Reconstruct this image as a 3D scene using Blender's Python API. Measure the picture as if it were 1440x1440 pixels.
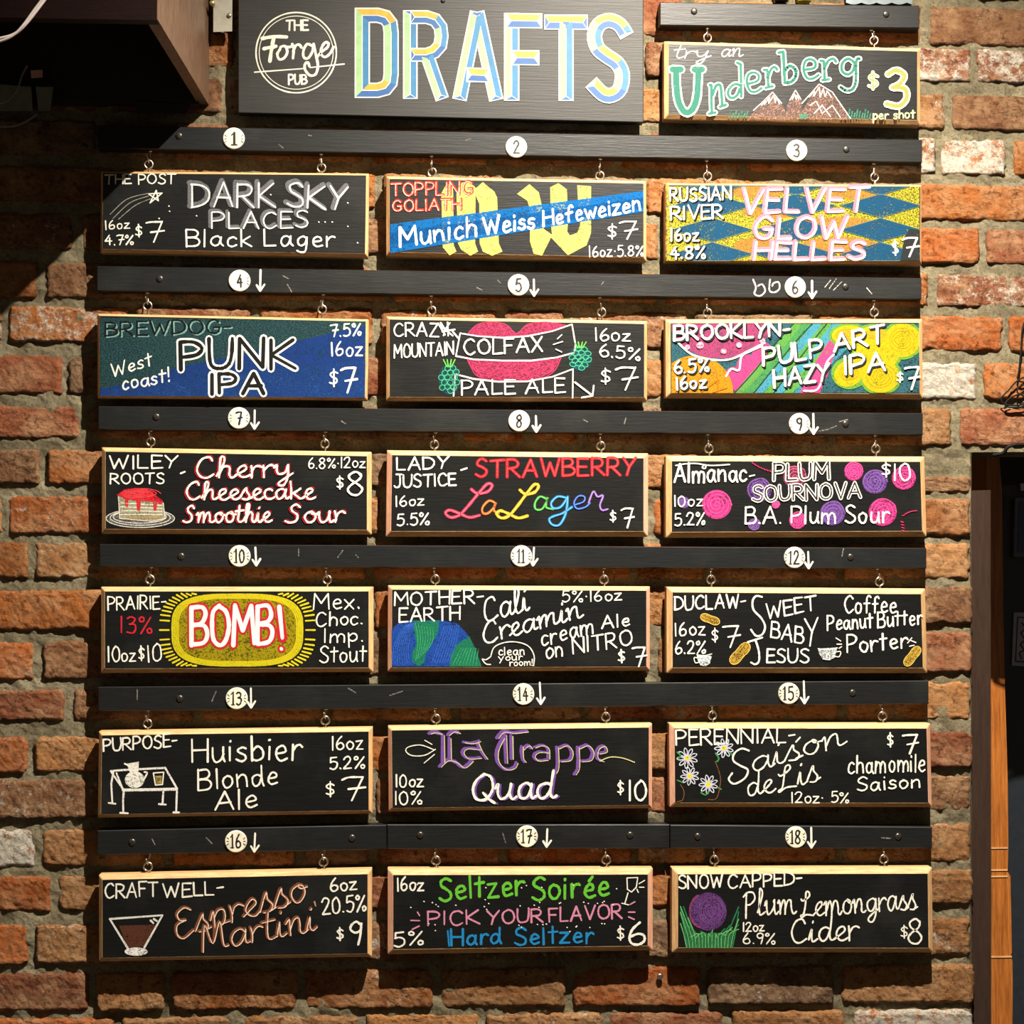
import bpy, math, random
from mathutils import Vector, noise, Matrix
for _o in list(bpy.data.objects): bpy.data.objects.remove(_o)
SC = bpy.context.scene
COL = SC.collection
# ------------------------------------------------------------------ camera
F = 2284.0; YAW, PITCH, ROLL = math.radians(3.36), math.radians(2.192), math.radians(-0.141)
S = 0.0011                       # about one pixel on the wall, in metres
CAM = Vector((0.0, -F*S, 1.62))
fwd = Vector((math.sin(YAW)*math.cos(PITCH), math.cos(YAW)*math.cos(PITCH), math.sin(PITCH)))
_r = Vector((math.cos(YAW), -math.sin(YAW), 0)); _u = _r.cross(fwd)
rgt = _r*math.cos(ROLL)+_u*math.sin(ROLL); upv = -_r*math.sin(ROLL)+_u*math.cos(ROLL)
cd = bpy.data.cameras.new('camera'); cam = bpy.data.objects.new('camera', cd); COL.objects.link(cam)
cd.sensor_fit = 'HORIZONTAL'; cd.sensor_width = 36; cd.lens = 36*F/1440; cd.clip_start = .05
cam.matrix_world = Matrix(((rgt.x, upv.x, -fwd.x, CAM.x), (rgt.y, upv.y, -fwd.y, CAM.y), (rgt.z, upv.z, -fwd.z, CAM.z), (0, 0, 0, 1)))
SC.camera = cam
def at(u, v, Y=0.0):
    """world point that stands at depth Y behind the wall face (negative = in front) on the sight line of a pixel"""
    d = fwd*F+rgt*(u-720)+upv*(720-v)
    return CAM+d*((Y-CAM.y)/d.y)
# ------------------------------------------------------------------ light
SC.view_settings.view_transform = 'Standard'; SC.view_settings.look = 'None'
SC.view_settings.gamma = 1; SC.view_settings.exposure = 0.0; SC.view_settings.use_curve_mapping = False
w = bpy.data.worlds.new('world'); SC.world = w; w.use_nodes = True
w.node_tree.nodes['Background'].inputs[0].default_value = (1.0, .80, .58, 1)
w.node_tree.nodes['Background'].inputs[1].default_value = 0.085
ld = bpy.data.lights.new('track_spot', 'SPOT'); lo = bpy.data.objects.new('track_spot', ld); COL.objects.link(lo)
lo.location = at(1040, -650, 0)+Vector((0, -1040*S, 0))
aim = at(880, 1600, 0)
lo.rotation_euler = (aim-lo.location).to_track_quat('-Z', 'Y').to_euler()
ld.energy = 670; ld.spot_size = math.radians(97); ld.spot_blend = 1.0; ld.shadow_soft_size = .012; ld.color = (1.0, .90, .76)
# ------------------------------------------------------------------ materials
def lin(c): return tuple((x/255/12.92 if x <= 10 else ((x/255+.055)/1.055)**2.4) for x in c)+(1,)
class NT:
    def __init__(s, name):
        s.m = bpy.data.materials.new(name); s.m.use_nodes = True; s.t = s.m.node_tree; s.t.nodes.clear()
        s.out = s.n('ShaderNodeOutputMaterial')
    def n(s, k, **kw):
        x = s.t.nodes.new(k)
        for a, b in kw.items(): setattr(x, a, b)
        return x
    def l(s, a, b): s.t.links.new(a, b)
    def coords(s, scale=(1, 1, 1), rnd=True):
        tc = s.n('ShaderNodeTexCoord'); mp = s.n('ShaderNodeMapping'); mp.inputs['Scale'].default_value = scale
        s.l(tc.outputs['Object'], mp.inputs['Vector'])
        if rnd:
            oi = s.n('ShaderNodeObjectInfo'); mu = s.n('ShaderNodeMath', operation='MULTIPLY'); mu.inputs[1].default_value = 37.0
            s.l(oi.outputs['Random'], mu.inputs[0]); s.l(mu.outputs[0], mp.inputs['Location'])
        return mp.outputs[0]
    def noise(s, vec, scale, detail=4, rough=.6):
        x = s.n('ShaderNodeTexNoise'); x.inputs['Scale'].default_value = scale; x.inputs['Detail'].default_value = detail; x.inputs['Roughness'].default_value = rough
        s.l(vec, x.inputs['Vector']); return x.outputs['Fac']
    def ramp(s, fac, stops):
        x = s.n('ShaderNodeValToRGB'); e = x.color_ramp.elements
        while len(e) < len(stops): e.new(.5)
        for i, (p, c) in enumerate(stops):
            e[i].position = p; e[i].color = c if len(c) == 4 else tuple(c)+(1,)
        s.l(fac, x.inputs[0]); return x.outputs[0]
    def mix(s, fac, a, b, mode='MIX'):
        x = s.n('ShaderNodeMix', data_type='RGBA', blend_type=mode)
        for sock, v in ((x.inputs[0], fac), (x.inputs[6], a), (x.inputs[7], b)):
            if hasattr(v, 'is_output'): s.l(v, sock)
            else: sock.default_value = v
        return x.outputs[2]
    def math(s, op, a, b=0.0, c=None):
        x = s.n('ShaderNodeMath', operation=op)
        for i, v in enumerate((a, b) if c is None else (a, b, c)):
            if hasattr(v, 'is_output'): s.l(v, x.inputs[i])
            else: x.inputs[i].default_value = v
        return x.outputs[0]
    def bump(s, h, strength, dist=.002, prev=None):
        x = s.n('ShaderNodeBump'); x.inputs['Strength'].default_value = strength; x.inputs['Distance'].default_value = dist
        s.l(h, x.inputs['Height'])
        if prev is not None: s.l(prev, x.inputs['Normal'])
        return x.outputs[0]
    def bsdf(s, col, rough=.8, normal=None, metal=0, spec=.5):
        x = s.n('ShaderNodeBsdfPrincipled')
        for k, v in (('Base Color', col), ('Roughness', rough), ('Metallic', metal), ('Specular IOR Level', spec)):
            if hasattr(v, 'is_output'): s.l(v, x.inputs[k])
            else: x.inputs[k].default_value = v
        if normal is not None: s.l(normal, x.inputs['Normal'])
        return x.outputs[0]
    def done(s, sh): s.l(sh, s.out.inputs[0]); return s.m
W1 = (1, 1, 1, 1); B0 = (0, 0, 0, 1)
def m_brick():
    t = NT('brick'); v = t.coords((1, 1, 1)); oi = t.n('ShaderNodeObjectInfo')
    big = t.noise(v, 22, 4, .65); mid = t.noise(v, 90, 6, .7); fine = t.noise(v, 420, 4, .7)
    base = oi.outputs['Color']
    dark = t.mix(1.0, base, (.42, .36, .34, 1), 'MULTIPLY'); light = t.mix(.45, base, (.78, .50, .27, 1))
    c = t.mix(t.ramp(big, [(.40, B0), (.66, W1)]), base, light)
    c = t.mix(t.ramp(mid, [(.33, W1), (.47, B0)]), c, dark)
    c = t.mix(t.ramp(fine, [(.60, B0), (.75, (.5, .5, .5, 1))]), c, (.75, .56, .40, 1))
    # lime / old paint residue, more of it when the object alpha is low
    a = t.math('SUBTRACT', 1.0, oi.outputs['Alpha'])
    pn = t.math('ADD', t.math('MULTIPLY', t.noise(v, 38, 10, .86), 1.0), t.math('MULTIPLY', a, .42))
    c = t.mix(t.ramp(pn, [(.64, B0), (.72, W1)]), c, (.78, .72, .61, 1))
    vs = t.coords((1, 1, 2.4)); wr = t.noise(vs, 62, 10, .76); pit = t.n('ShaderNodeTexVoronoi'); pit.inputs['Scale'].default_value = 60; t.l(vs, pit.inputs['Vector'])
    wv = t.n('ShaderNodeVectorMath', operation='MULTIPLY_ADD'); nc = t.n('ShaderNodeTexNoise'); nc.inputs['Scale'].default_value = 40; nc.inputs['Detail'].default_value = 5; t.l(vs, nc.inputs['Vector'])
    t.l(nc.outputs['Color'], wv.inputs[0]); wv.inputs[1].default_value = (.035, .035, .035); t.l(vs, wv.inputs[2])
    ck = t.n('ShaderNodeTexVoronoi', feature='DISTANCE_TO_EDGE'); ck.inputs['Scale'].default_value = 58; t.l(wv.outputs[0], ck.inputs['Vector'])
    gate = t.ramp(t.noise(v, 24, 3, .5), [(.44, B0), (.60, W1)])
    cr = t.math('MULTIPLY', t.ramp(ck.outputs['Distance'], [(.0, W1), (.07, B0)]), gate)
    c = t.mix(t.math('MULTIPLY', cr, .55), c, (.045, .028, .018, 1))
    nb = t.bump(t.math('SUBTRACT', wr, t.math('MULTIPLY', cr, .22)), 1.0, .030); nb = t.bump(t.noise(v, 330, 5, .7), .9, .0035, nb)
    return t.done(t.bsdf(c, .9, nb, spec=.2))
def m_mortar():
    t = NT('mortar'); v = t.coords((1, 1, 1), False)
    n = t.noise(v, 14, 6, .7); f = t.noise(v, 240, 6, .75)
    c = t.ramp(n, [(.3, lin((128, 118, 92))), (.5, lin((158, 147, 118))), (.68, lin((186, 174, 144)))])
    c = t.mix(t.ramp(f, [(.35, (.75, .75, .75, 1)), (.5, B0)]), c, (.09, .08, .055, 1))
    nb = t.bump(t.noise(v, 45, 12, .8), 1.0, .022); nb = t.bump(f, .9, .004, nb)
    return t.done(t.bsdf(c, .95, nb, spec=.15))
def m_black(name='blackboard_paint', c0=(11, 12, 13), c1=(18, 19, 19), rough=.40, stretch=(3, 3, 40), spec=.38):
    t = NT(name); v = t.coords(stretch); n = t.noise(v, 8, 6, .65)
    v2 = t.coords((1, 1, 1)); sm = t.noise(v2, 7, 5, .6)
    c = t.ramp(n, [(.3, lin(c0)), (.7, lin(c1))])
    c = t.mix(t.ramp(sm, [(.52, B0), (.8, (.25, .25, .25, 1))]), c, lin((66, 66, 62)))
    nb = t.bump(n, .35, .0008)
    return t.done(t.bsdf(c, rough, nb, spec=spec))
def m_wood(name, a, b, sc=(4, 40, 40), rough=.6, sheen=.4):
    t = NT(name); v = t.coords(sc); n = t.noise(v, 6, 6, .65); f = t.noise(v, 26, 4, .6)
    c = t.ramp(n, [(.3, lin(a)), (.7, lin(b))]); c = t.mix(t.ramp(f, [(.5, B0), (.75, (.5, .5, .5, 1))]), c, lin(tuple(x*.72 for x in a)))
    return t.done(t.bsdf(c, rough, t.bump(f, .4, .001), spec=sheen))
def m_plain(name, c, rough=.5, metal=0, bump=0, spec=.5):
    t = NT(name); v = t.coords(); n = t.noise(v, 60, 4, .6)
    col = t.mix(t.ramp(n, [(.4, B0), (.7, (.5, .5, .5, 1))]), lin(c), lin(tuple(x*.72 for x in c)))
    return t.done(t.bsdf(col, rough, t.bump(n, bump, .001) if bump else None, metal, spec))
_ck = {}
def chalk(c, cover=.9, grain=650, streak=None):
    """rubbed chalk: grains of pigment, black board showing in between"""
    key = (c, cover, grain, streak)
    if key in _ck: return _ck[key]
    t = NT('chalk_%d_%d_%d' % c); v = t.coords((1, 1, 1) if streak is None else streak)
    n = t.noise(v, grain, 3, .65)
    if streak is None:
        n = t.math('ADD', t.math('MULTIPLY', n, .75), t.math('MULTIPLY', t.noise(v, 60, 4, .6), .25))
    lo_ = .5+(.5-cover)*.27
    al = t.ramp(n, [(lo_-.05, (.2, .2, .2, 1)), (lo_+.04, W1)])
    cc = c if min(c) > 180 else tuple(x*.86 for x in c)
    d = t.bsdf(lin(cc), .95, None, spec=.1); tr = t.n('ShaderNodeBsdfTransparent'); mx = t.n('ShaderNodeMixShader')
    t.l(al, mx.inputs[0]); t.l(tr.outputs[0], mx.inputs[1]); t.l(d, mx.inputs[2])
    _ck[key] = t.done(mx.outputs[0]); return _ck[key]
M = dict(brick=m_brick(), mortar=m_mortar(), board=m_black('blackboard_face'),
         rail=m_black('black_painted_rail', (17, 18, 19), (26, 28, 29), .42),
         sign=m_black('charcoal_painted_sign', (27, 27, 26), (38, 37, 35), .5, (2, 2, 60)),
         edge=m_wood('bare_pine_edge', (176, 132, 88), (226, 186, 132)),
         steel=m_plain('zinc_plated_steel', (205, 200, 190), .32, 1.0),
         screw=m_plain('black_screw', (92, 88, 82), .35, .8),
         disc=m_plain('cream_painted_disc', (236, 230, 208), .5), ink=m_plain('black_ink', (22, 20, 18), .6),
         paint=m_plain('sign_white_paint', (236, 232, 220), .6))
# ------------------------------------------------------------------ mesh helpers
def obj(name, verts, faces, mat, parent=None, smooth=False, loc=None):
    me = bpy.data.meshes.new(name); o = bpy.data.objects.new(name, me); COL.objects.link(o)
    base = loc if loc is not None else Vector((0, 0, 0))
    pl = Vector((0, 0, 0)); p = parent
    while p is not None: pl = pl+p.location; p = p.parent
    if loc is not None: o.location = base-pl
    off = base if loc is not None else pl
    me.from_pydata([Vector(v)-off for v in verts], [], faces); me.update()
    if smooth: me.shade_smooth()
    if mat: me.materials.append(mat)
    if parent is not None: o.parent = parent
    return o
def root(name, loc, label, cat, group=None):
    o = bpy.data.objects.new(name, None); COL.objects.link(o); o.location = loc; o.empty_display_size = .02
    return tag(o, label, cat, group)
def tag(o, label, cat, group=None):
    o['label'] = label; o['category'] = cat
    if group: o['group'] = group
    return o
class MB:
    def __init__(s): s.v = []; s.f = []
    def add(s, v, f):
        b = len(s.v); s.v += [Vector(x) for x in v]; s.f += [tuple(i+b for i in q) for q in f]
    def box(s, a, b):
        (x0, y0, z0), (x1, y1, z1) = a, b
        s.hexa([(x0, y0, z0), (x1, y0, z0), (x1, y0, z1), (x0, y0, z1)], [(x0, y1, z0), (x1, y1, z0), (x1, y1, z1), (x0, y1, z1)])
    def hexa(s, fr, bk):
        s.add(list(fr)+list(bk), [(0, 1, 2, 3), (7, 6, 5, 4), (1, 5, 6, 2), (4, 0, 3, 7), (3, 2, 6, 7), (4, 5, 1, 0)])
    def loft(s, rings, cap0=True, cap1=True):
        n = len(rings[0]); b = len(s.v)
        for r in rings: s.v += [Vector(x) for x in r]
        for i in range(len(rings)-1):
            for j in range(n):
                k = (j+1) % n; s.f.append((b+i*n+j, b+i*n+k, b+(i+1)*n+k, b+(i+1)*n+j))
        if cap0: s.f.append(tuple(b+j for j in reversed(range(n))))
        if cap1: s.f.append(tuple(b+(len(rings)-1)*n+j for j in range(n)))
    def tube(s, pts, r, n=8, closed=False):
        pts = [Vector(p) for p in pts]; rings = []; up = None; N = len(pts)
        for i, p in enumerate(pts):
            a = pts[(i-1) % N] if (closed or i) else p; c = pts[(i+1) % N] if (closed or i < N-1) else p
            t = (c-a).normalized()
            if up is None: up = t.orthogonal().normalized()
            up = (up-t*up.dot(t)).normalized(); q = t.cross(up); rr = r[i] if isinstance(r, (list, tuple)) else r
            rings.append([p+up*rr*math.cos(k*2*math.pi/n)+q*rr*math.sin(k*2*math.pi/n) for k in range(n)])
        if closed: rings.append(rings[0])
        s.loft(rings, not closed, not closed)
    def cyl(s, c, axis, r0, r1, h, n=24):
        c = Vector(c); ax = Vector(axis).normalized(); u = ax.orthogonal().normalized(); q = ax.cross(u)
        s.loft([[c+ax*d+u*r*math.cos(k*2*math.pi/n)+q*r*math.sin(k*2*math.pi/n) for k in range(n)] for d, r in ((0, r0), (h, r1))])
    def lathe(s, c, axis, prof, n=24):
        c = Vector(c); ax = Vector(axis).normalized(); u = ax.orthogonal().normalized(); q = ax.cross(u)
        s.loft([[c+ax*d+u*r*math.cos(k*2*math.pi/n)+q*r*math.sin(k*2*math.pi/n) for k in range(n)] for r, d in prof])
    def build(s, name, mat, parent=None, smooth=False, loc=None): return obj(name, s.v, s.f, mat, parent, smooth, loc)
def catmull(P, k=6, closed=False):
    n = len(P)
    if n < 3 and not closed: return list(P)
    out = []
    for i in range(n if closed else n-1):
        p0 = P[(i-1) % n] if (closed or i) else P[i]; p1 = P[i]; p2 = P[(i+1) % n]; p3 = P[(i+2) % n] if (closed or i < n-2) else p2
        for j in range(k):
            t = j/k; t2 = t*t; t3 = t2*t
            out.append(tuple(.5*(2*b+(c-a)*t+(2*a-5*b+4*c-d)*t2+(3*b-a-3*c+d)*t3) for a, b, c, d in zip(p0, p1, p2, p3)))
    if not closed: out.append(tuple(P[-1]))
    return out
# ------------------------------------------------------------------ hand lettering
PR = {}
def _g(d, s):
    for ln in s.strip().split('\n'):
        ch, wd, st = ln.split('|'); strokes = []
        for k in st.split('/'):
            sm = k[0] == '~'; a = [float(x) for x in k.lstrip('~').split()]; strokes.append((sm, list(zip(a[::2], a[1::2]))))
        d[ch] = (float(wd), strokes)
_g(PR, '''A|7|0 0 3.6 10 6.8 0/1.2 3.6 5.9 3.6
B|5.8|0 0 0 10/~0 9.8 3.6 9.8 5 7.8 3.8 5.7 .2 5.3/~.2 5.3 4.2 5 5.8 2.8 4.2 .5 0 .1
C|6.2|~6 8.4 4.2 10 1.6 8.8 .3 5 1.4 1.2 3.6 0 6.2 1.6
D|6.4|0 0 0 10/~0 9.9 3.6 9.4 6.2 6.6 6 3.2 3.8 .8 0 .1
E|5|5 9.8 0 10 0 0 5.2 .2/0 5.2 4.2 5.3
F|5|0 0 0 10 5.2 10/0 5.3 4 5.4
G|6.6|~6 8.4 4 10 1.6 8.8 .3 5 1.4 1.2 3.8 0 6 1.4 6.2 4.2/3.6 4.4 6.4 4.4
H|6|0 0 0 10/6 0 6 10/0 5.2 6 5.2
I|1.2|.6 0 .6 10
J|5|1.5 10 5.5 10/~3.9 10 4 3 3 .2 1.2 -.2 0 1.4
K|6|0 0 0 10/5.6 10 .2 4.6 6.2 0
L|4.8|0 10 0 0 4.8 .1
M|8|0 0 .6 10 4 3.6 7.4 10 8 0
N|6.6|0 0 0 10 6.2 .2 6.4 10
O|7|~3.4 10 1 8.4 .2 5 1.2 1.4 3.6 0 6 1.6 6.8 5 5.8 8.6 3.4 10
P|5.4|0 0 0 10/~0 10 3.6 9.8 5.4 7.8 4.2 5.2 .2 4.4
Q|7.4|~3.4 10 1 8.4 .2 5 1.2 1.4 3.6 0 6 1.6 6.8 5 5.8 8.6 3.4 10/4.4 2.6 7.4 -1
R|6|0 0 0 10/~0 10 3.6 9.8 5.2 7.8 4 5.4 .2 4.8/1.8 4.9 6 0
S|5.4|~5.2 8.8 3.2 10.1 .9 8.8 1 6.6 3 5.2 5.1 3.4 4.8 .9 2.4 -.1 0 1.2
T|6.4|0 9.8 6.6 10/3.3 9.9 3.1 0
U|6|~0 10 .1 3 1.2 .4 3.4 .1 5.2 1.4 6 5 6 10
V|6.4|0 10 3.2 0 6.4 10
W|9|0 10 2.2 0 4.6 7.6 6.6 0 9 10
X|6|0 10 6 0/5.8 10 0 0
Y|6|0 10 3 5/6.2 10 3 5 2 0
Z|5.8|.2 9.8 5.6 10 0 .2 5.8 0
a|5.4|~4.6 4.8 3 6 1 4.8 .5 2 2 .1 3.8 1.4 4.7 5.2/~4.8 5.8 4.7 2 5.6 0
b|4.8|.4 10 .4 .2/~.4 4 2.6 5.8 4.6 4.4 4.4 1.4 2.4 0 .5 1
c|4.4|~4.3 4.9 2.8 6 .9 4.6 .7 1.6 2.2 0 4.4 1
d|5.2|~4.4 4.8 2.8 5.8 .9 4.6 .5 1.8 1.8 .1 3.6 1.2 4.5 4/~4.7 10 4.6 3 5.4 0
e|4.6|~.8 3 4 3.6 3.8 5.4 2.4 6 .9 4.6 .6 2 2 .1 4.6 .9
f|4.2|~4.4 9 3.4 10.2 2 9 1.7 5 1.6 0/0 5.6 3.8 5.8
g|5|~4.4 4.8 2.8 6 .9 4.8 .6 2.2 2 .4 3.6 1.6 4.5 5/~4.6 5.8 4.4 0 3.6 -3.2 1.8 -3.8 .2 -2.6
h|4.8|.4 10 .4 0/~.4 3.4 2.2 5.8 4.2 5 4.6 2.4 4.6 0
i|1.2|.6 5.8 .6 0/.7 8.4 .8 8.9
j|3|~2.4 5.8 2.4 -2 1 -3.8 0 -3/2.4 8.2 2.5 8.6
k|4.8|.4 10 .4 0/4.2 6 .6 2.8 4.8 0
l|1.2|.6 10 .6 0
m|7.6|.4 6 .4 0/~.4 3.4 1.8 5.8 3.4 5.2 3.8 2.8 3.8 0/~3.8 3.4 5.4 5.8 7 5.2 7.4 2.8 7.4 0
n|4.8|.4 6 .4 0/~.4 3.4 2.2 5.8 4 5.2 4.5 2.8 4.6 0
o|4.8|~2.4 6 .8 4.8 .5 2.4 1.6 .2 3.4 .3 4.6 2.6 4.2 5 2.4 6
p|4.8|.4 6 .4 -4/~.4 3.8 2.4 5.8 4.4 4.6 4.4 1.8 2.4 .2 .5 1.4
q|4.8|~4.2 4.8 2.6 5.8 .8 4.6 .5 2 2 .2 4.2 2/4.4 6 4.4 -4
r|3.8|.4 6 .4 0/~.5 3.2 1.6 5.4 3 5.9 4 5.2
s|3.8|~3.7 5.2 2.3 6 .7 5 1.2 3.6 3.2 2.6 3.6 1 2 -.1 0 .9
t|4|2 9.4 1.9 .2/0 6.4 4.2 6.6
u|4.8|~.4 6 .4 2 1.6 .1 3.4 .8 4.4 3.4/~4.5 6 4.5 2 4.9 0
v|4.8|0 6 2.2 0 4.6 6
w|6.6|0 6 1.6 0 3.3 4.6 4.8 0 6.6 6
x|4.6|0 6 4.4 0/4.6 6 0 0
y|4.8|0 6 2.4 .6/4.8 6 1 -4
z|4.4|.2 5.9 4.2 6 0 .1 4.6 0
0|5.6|~2.8 10 .8 8 .3 5 1 1.4 2.8 0 4.8 1.8 5.3 5.4 4.4 8.8 2.8 10
1|1.4|.7 10 .7 0
2|5.2|~.2 7.8 1.4 9.8 3.6 10 4.6 8 3.4 4.8 .2 .2/.2 .2 5.2 .2
3|5|~.4 9.2 2.4 10.2 4.4 8.8 3.6 6.4 1.6 5.6/~1.6 5.6 4.4 5 4.9 2.2 3 0 .2 .8
4|5.6|3.6 10 .2 3.8 5.6 3.8/3.9 7 3.9 0
5|5|4.6 10 .9 9.9 .6 5.8/~.6 5.8 2.8 6.6 4.8 5 4.6 1.6 2.4 -.1 .2 .8
6|5|~3.6 10 1.4 7 .4 3.4 1.2 .6 3 0 4.8 1.6 4.6 4 2.8 5 .8 3.6
7|5.6|~.2 9.2 2 9.8 5.4 9.8/5.4 9.8 2.6 0/1.8 4.8 6 5.4
8|5.4|~4.6 9 2.8 10.1 .8 8.8 1.2 6.6 3.8 4.6 5 2.4 3.6 .2 1.4 .2 .3 2.2 1.6 4.6 4 6.6 4.7 8.4 4.4 9.2
9|5|~4.6 8.4 3 10 .8 9 .6 6.6 2.4 5.2 4.4 6.6 4.7 9/~4.7 9 4.2 4 3.2 0
$|4.6|~4.6 7.4 2.6 8.6 .6 7.2 1.4 5.4 3.8 4.2 4.2 2.2 2.2 1.2 .2 2/2.4 10.2 2.4 -.4
%|6.4|~1.4 10 .2 9 .6 7.4 2 7.4 2.4 9 1.4 10/6.2 9.6 .8 0/~5.6 3 4.4 2 4.8 .2 6.2 .2 6.6 2 5.6 3
!|1.2|.6 10 .4 3.4/.4 .6 .4 .1
.|.9|.3 .5 .6 .2
-|3.4|0 4.6 3.4 5
,|1|.6 .8 .2 -.8
:|1|.5 4.2 .6 4/.5 .6 .6 .4
·|1.4|.6 4.6 .8 4.4
é|4.6|~.8 3 4 3.6 3.8 5.4 2.4 6 .9 4.6 .6 2 2 .1 4.6 .9/2.2 7.6 4 9.4
ć|1.4|.7 10 .7 0/-1 8 .7 10/-1 0 2.4 0''')
SCR = dict(PR)
_g(SCR, '''a|7|~5.4 5 3.8 6 1.6 5 .8 2.4 2 .2 3.9 .9 5.4 4 5.7 5.6/~5.7 5.6 5.3 2.4 5.9 .3 7.2 1
c|5.4|~4.6 4.8 3.4 6 1.5 5 .7 2.4 2 .2 4 .2 5.6 1.2
d|7.2|~5.4 5 3.8 6 1.6 5 .8 2.4 2 .2 3.9 .9 5.4 4/~6.4 10.6 5.7 6 5.4 2 6 .2 7.4 1
e|5.6|~0 1 2.4 2.6 4.4 4.4 3.8 6 2 5.4 1.1 3 2 .5 3.8 0 5.8 1.2
g|6.8|~5.4 5 3.8 6 1.6 5 .8 2.6 2 .4 3.9 1 5.4 4 5.7 5.6/~5.7 5.6 5.4 0 4 -4 2 -4.2 1.4 -3 3.5 -1 7 1.2
h|7|~0 1 2.6 6.5 3 10.2 2 10.6 1.4 7 1.2 0/~1.3 2 2.6 5 4.2 6 5.2 4.6 5 1.4 5.8 .1 7.2 1
i|3.4|~0 1 1.4 5.8 1.2 1.5 2 .1 3.6 1/1.8 8.4 2.1 8.9
k|6.8|~.8 10.6 1 5 1 0/~5.4 6.2 3.4 4.4 1.2 3/~2 3.6 4 1.6 5.4 0 7 .8
l|4.2|~0 1 2 4.5 3 9 2.2 10.8 1.4 9 1.1 3 1.9 .2 4.4 1.2
m|10|~0 4.6 1 6 1.3 4 1.2 0/~1.3 2 2.6 5.4 4 5.6 4.3 3 4.2 0/~4.3 2 5.8 5.4 7.4 5.6 7.7 3 7.8 .8 8.8 0 10.2 1
n|7.2|~0 4.6 1 6 1.3 4 1.2 0/~1.3 2 2.8 5.4 4.4 5.8 4.9 3.4 4.9 1 5.8 0 7.4 1
o|6.2|~3.4 6 1.5 5 .8 2.6 2 .3 4 .5 5.2 3 4.6 5.4 3.4 6 4.2 4.7 6.4 4.6
p|6.6|~0 3 1.2 6 1.1 0 .9 -4.4/~1.2 3.6 2.6 5.8 4.6 5.4 5.2 3 4 .6 1.6 .6/~4 .6 6.8 1
r|4.6|~.5 6 .8 3 .7 0/~.8 3 2 5.2 3.6 5.9 4.8 5
s|5.2|~0 1 2.8 6.6 3 4.6 4.4 2 3.4 .1 1.2 .3/~3.4 .1 5.4 1
t|4.8|~2.4 10 1.8 5 1.7 1.4 2.8 .1 5 1/0 6.6 4.6 7
u|7.2|~0 4 .9 5.8 .9 2 2 .1 4 1 5.2 3.6 5.3 5.8/~5.3 5.8 5.2 2 6 .1 7.4 1
y|7|~0 4.6 .9 5.8 1 3 2.2 1.4 4.2 2.4 5.4 5.8/~5.4 5.8 5 0 3.8 -4 2 -4.2 1.6 -3 3.6 -1 7.2 1.6
C|7|~6.4 8.4 5.4 10.2 2.6 9 .8 4.6 1.8 .8 4.2 0 7 1.6
S|6.8|~6.4 8.6 5 10.2 2.8 8.8 3 6.6 5 4.4 4.6 1.4 2 0 0 1.2
L|7|~1 7.4 2 6.4 5.2 8 5.4 10 3.8 9.8 3 5 1.8 1 .4 .4 1 -.4 3.6 .6 7.2 .2
P|6.5|~1.8 9.5 1.6 4 1.2 -1/~0 8 2 10 5.6 9.6 6.2 7 4 4.8 1.6 4.6
Q|7.6|~4.6 10 1.6 8 .4 4 1.8 .4 5 .4 7.4 4.4 6.8 8.6 4.2 10/~4 3 6 0 8 -1.2
E|6.2|~6 8.6 4 10.2 1.6 8.6 2.2 6.2 4 5.8/~4 5.8 1 4.8 .6 1.6 2.8 -.2 6.2 1.6
M|8.6|~0 0 1.2 9.8 3.6 2.4 6.6 10 7.2 1.2 8.8 .8
F|6.6|0 10 7 10.4/2.6 10 1.6 0/0 5.4 4.8 5.8
T|6.4|0 9.8 6.6 10/3.3 9.9 3.1 0''')
rnd = random.Random(5)
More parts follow.
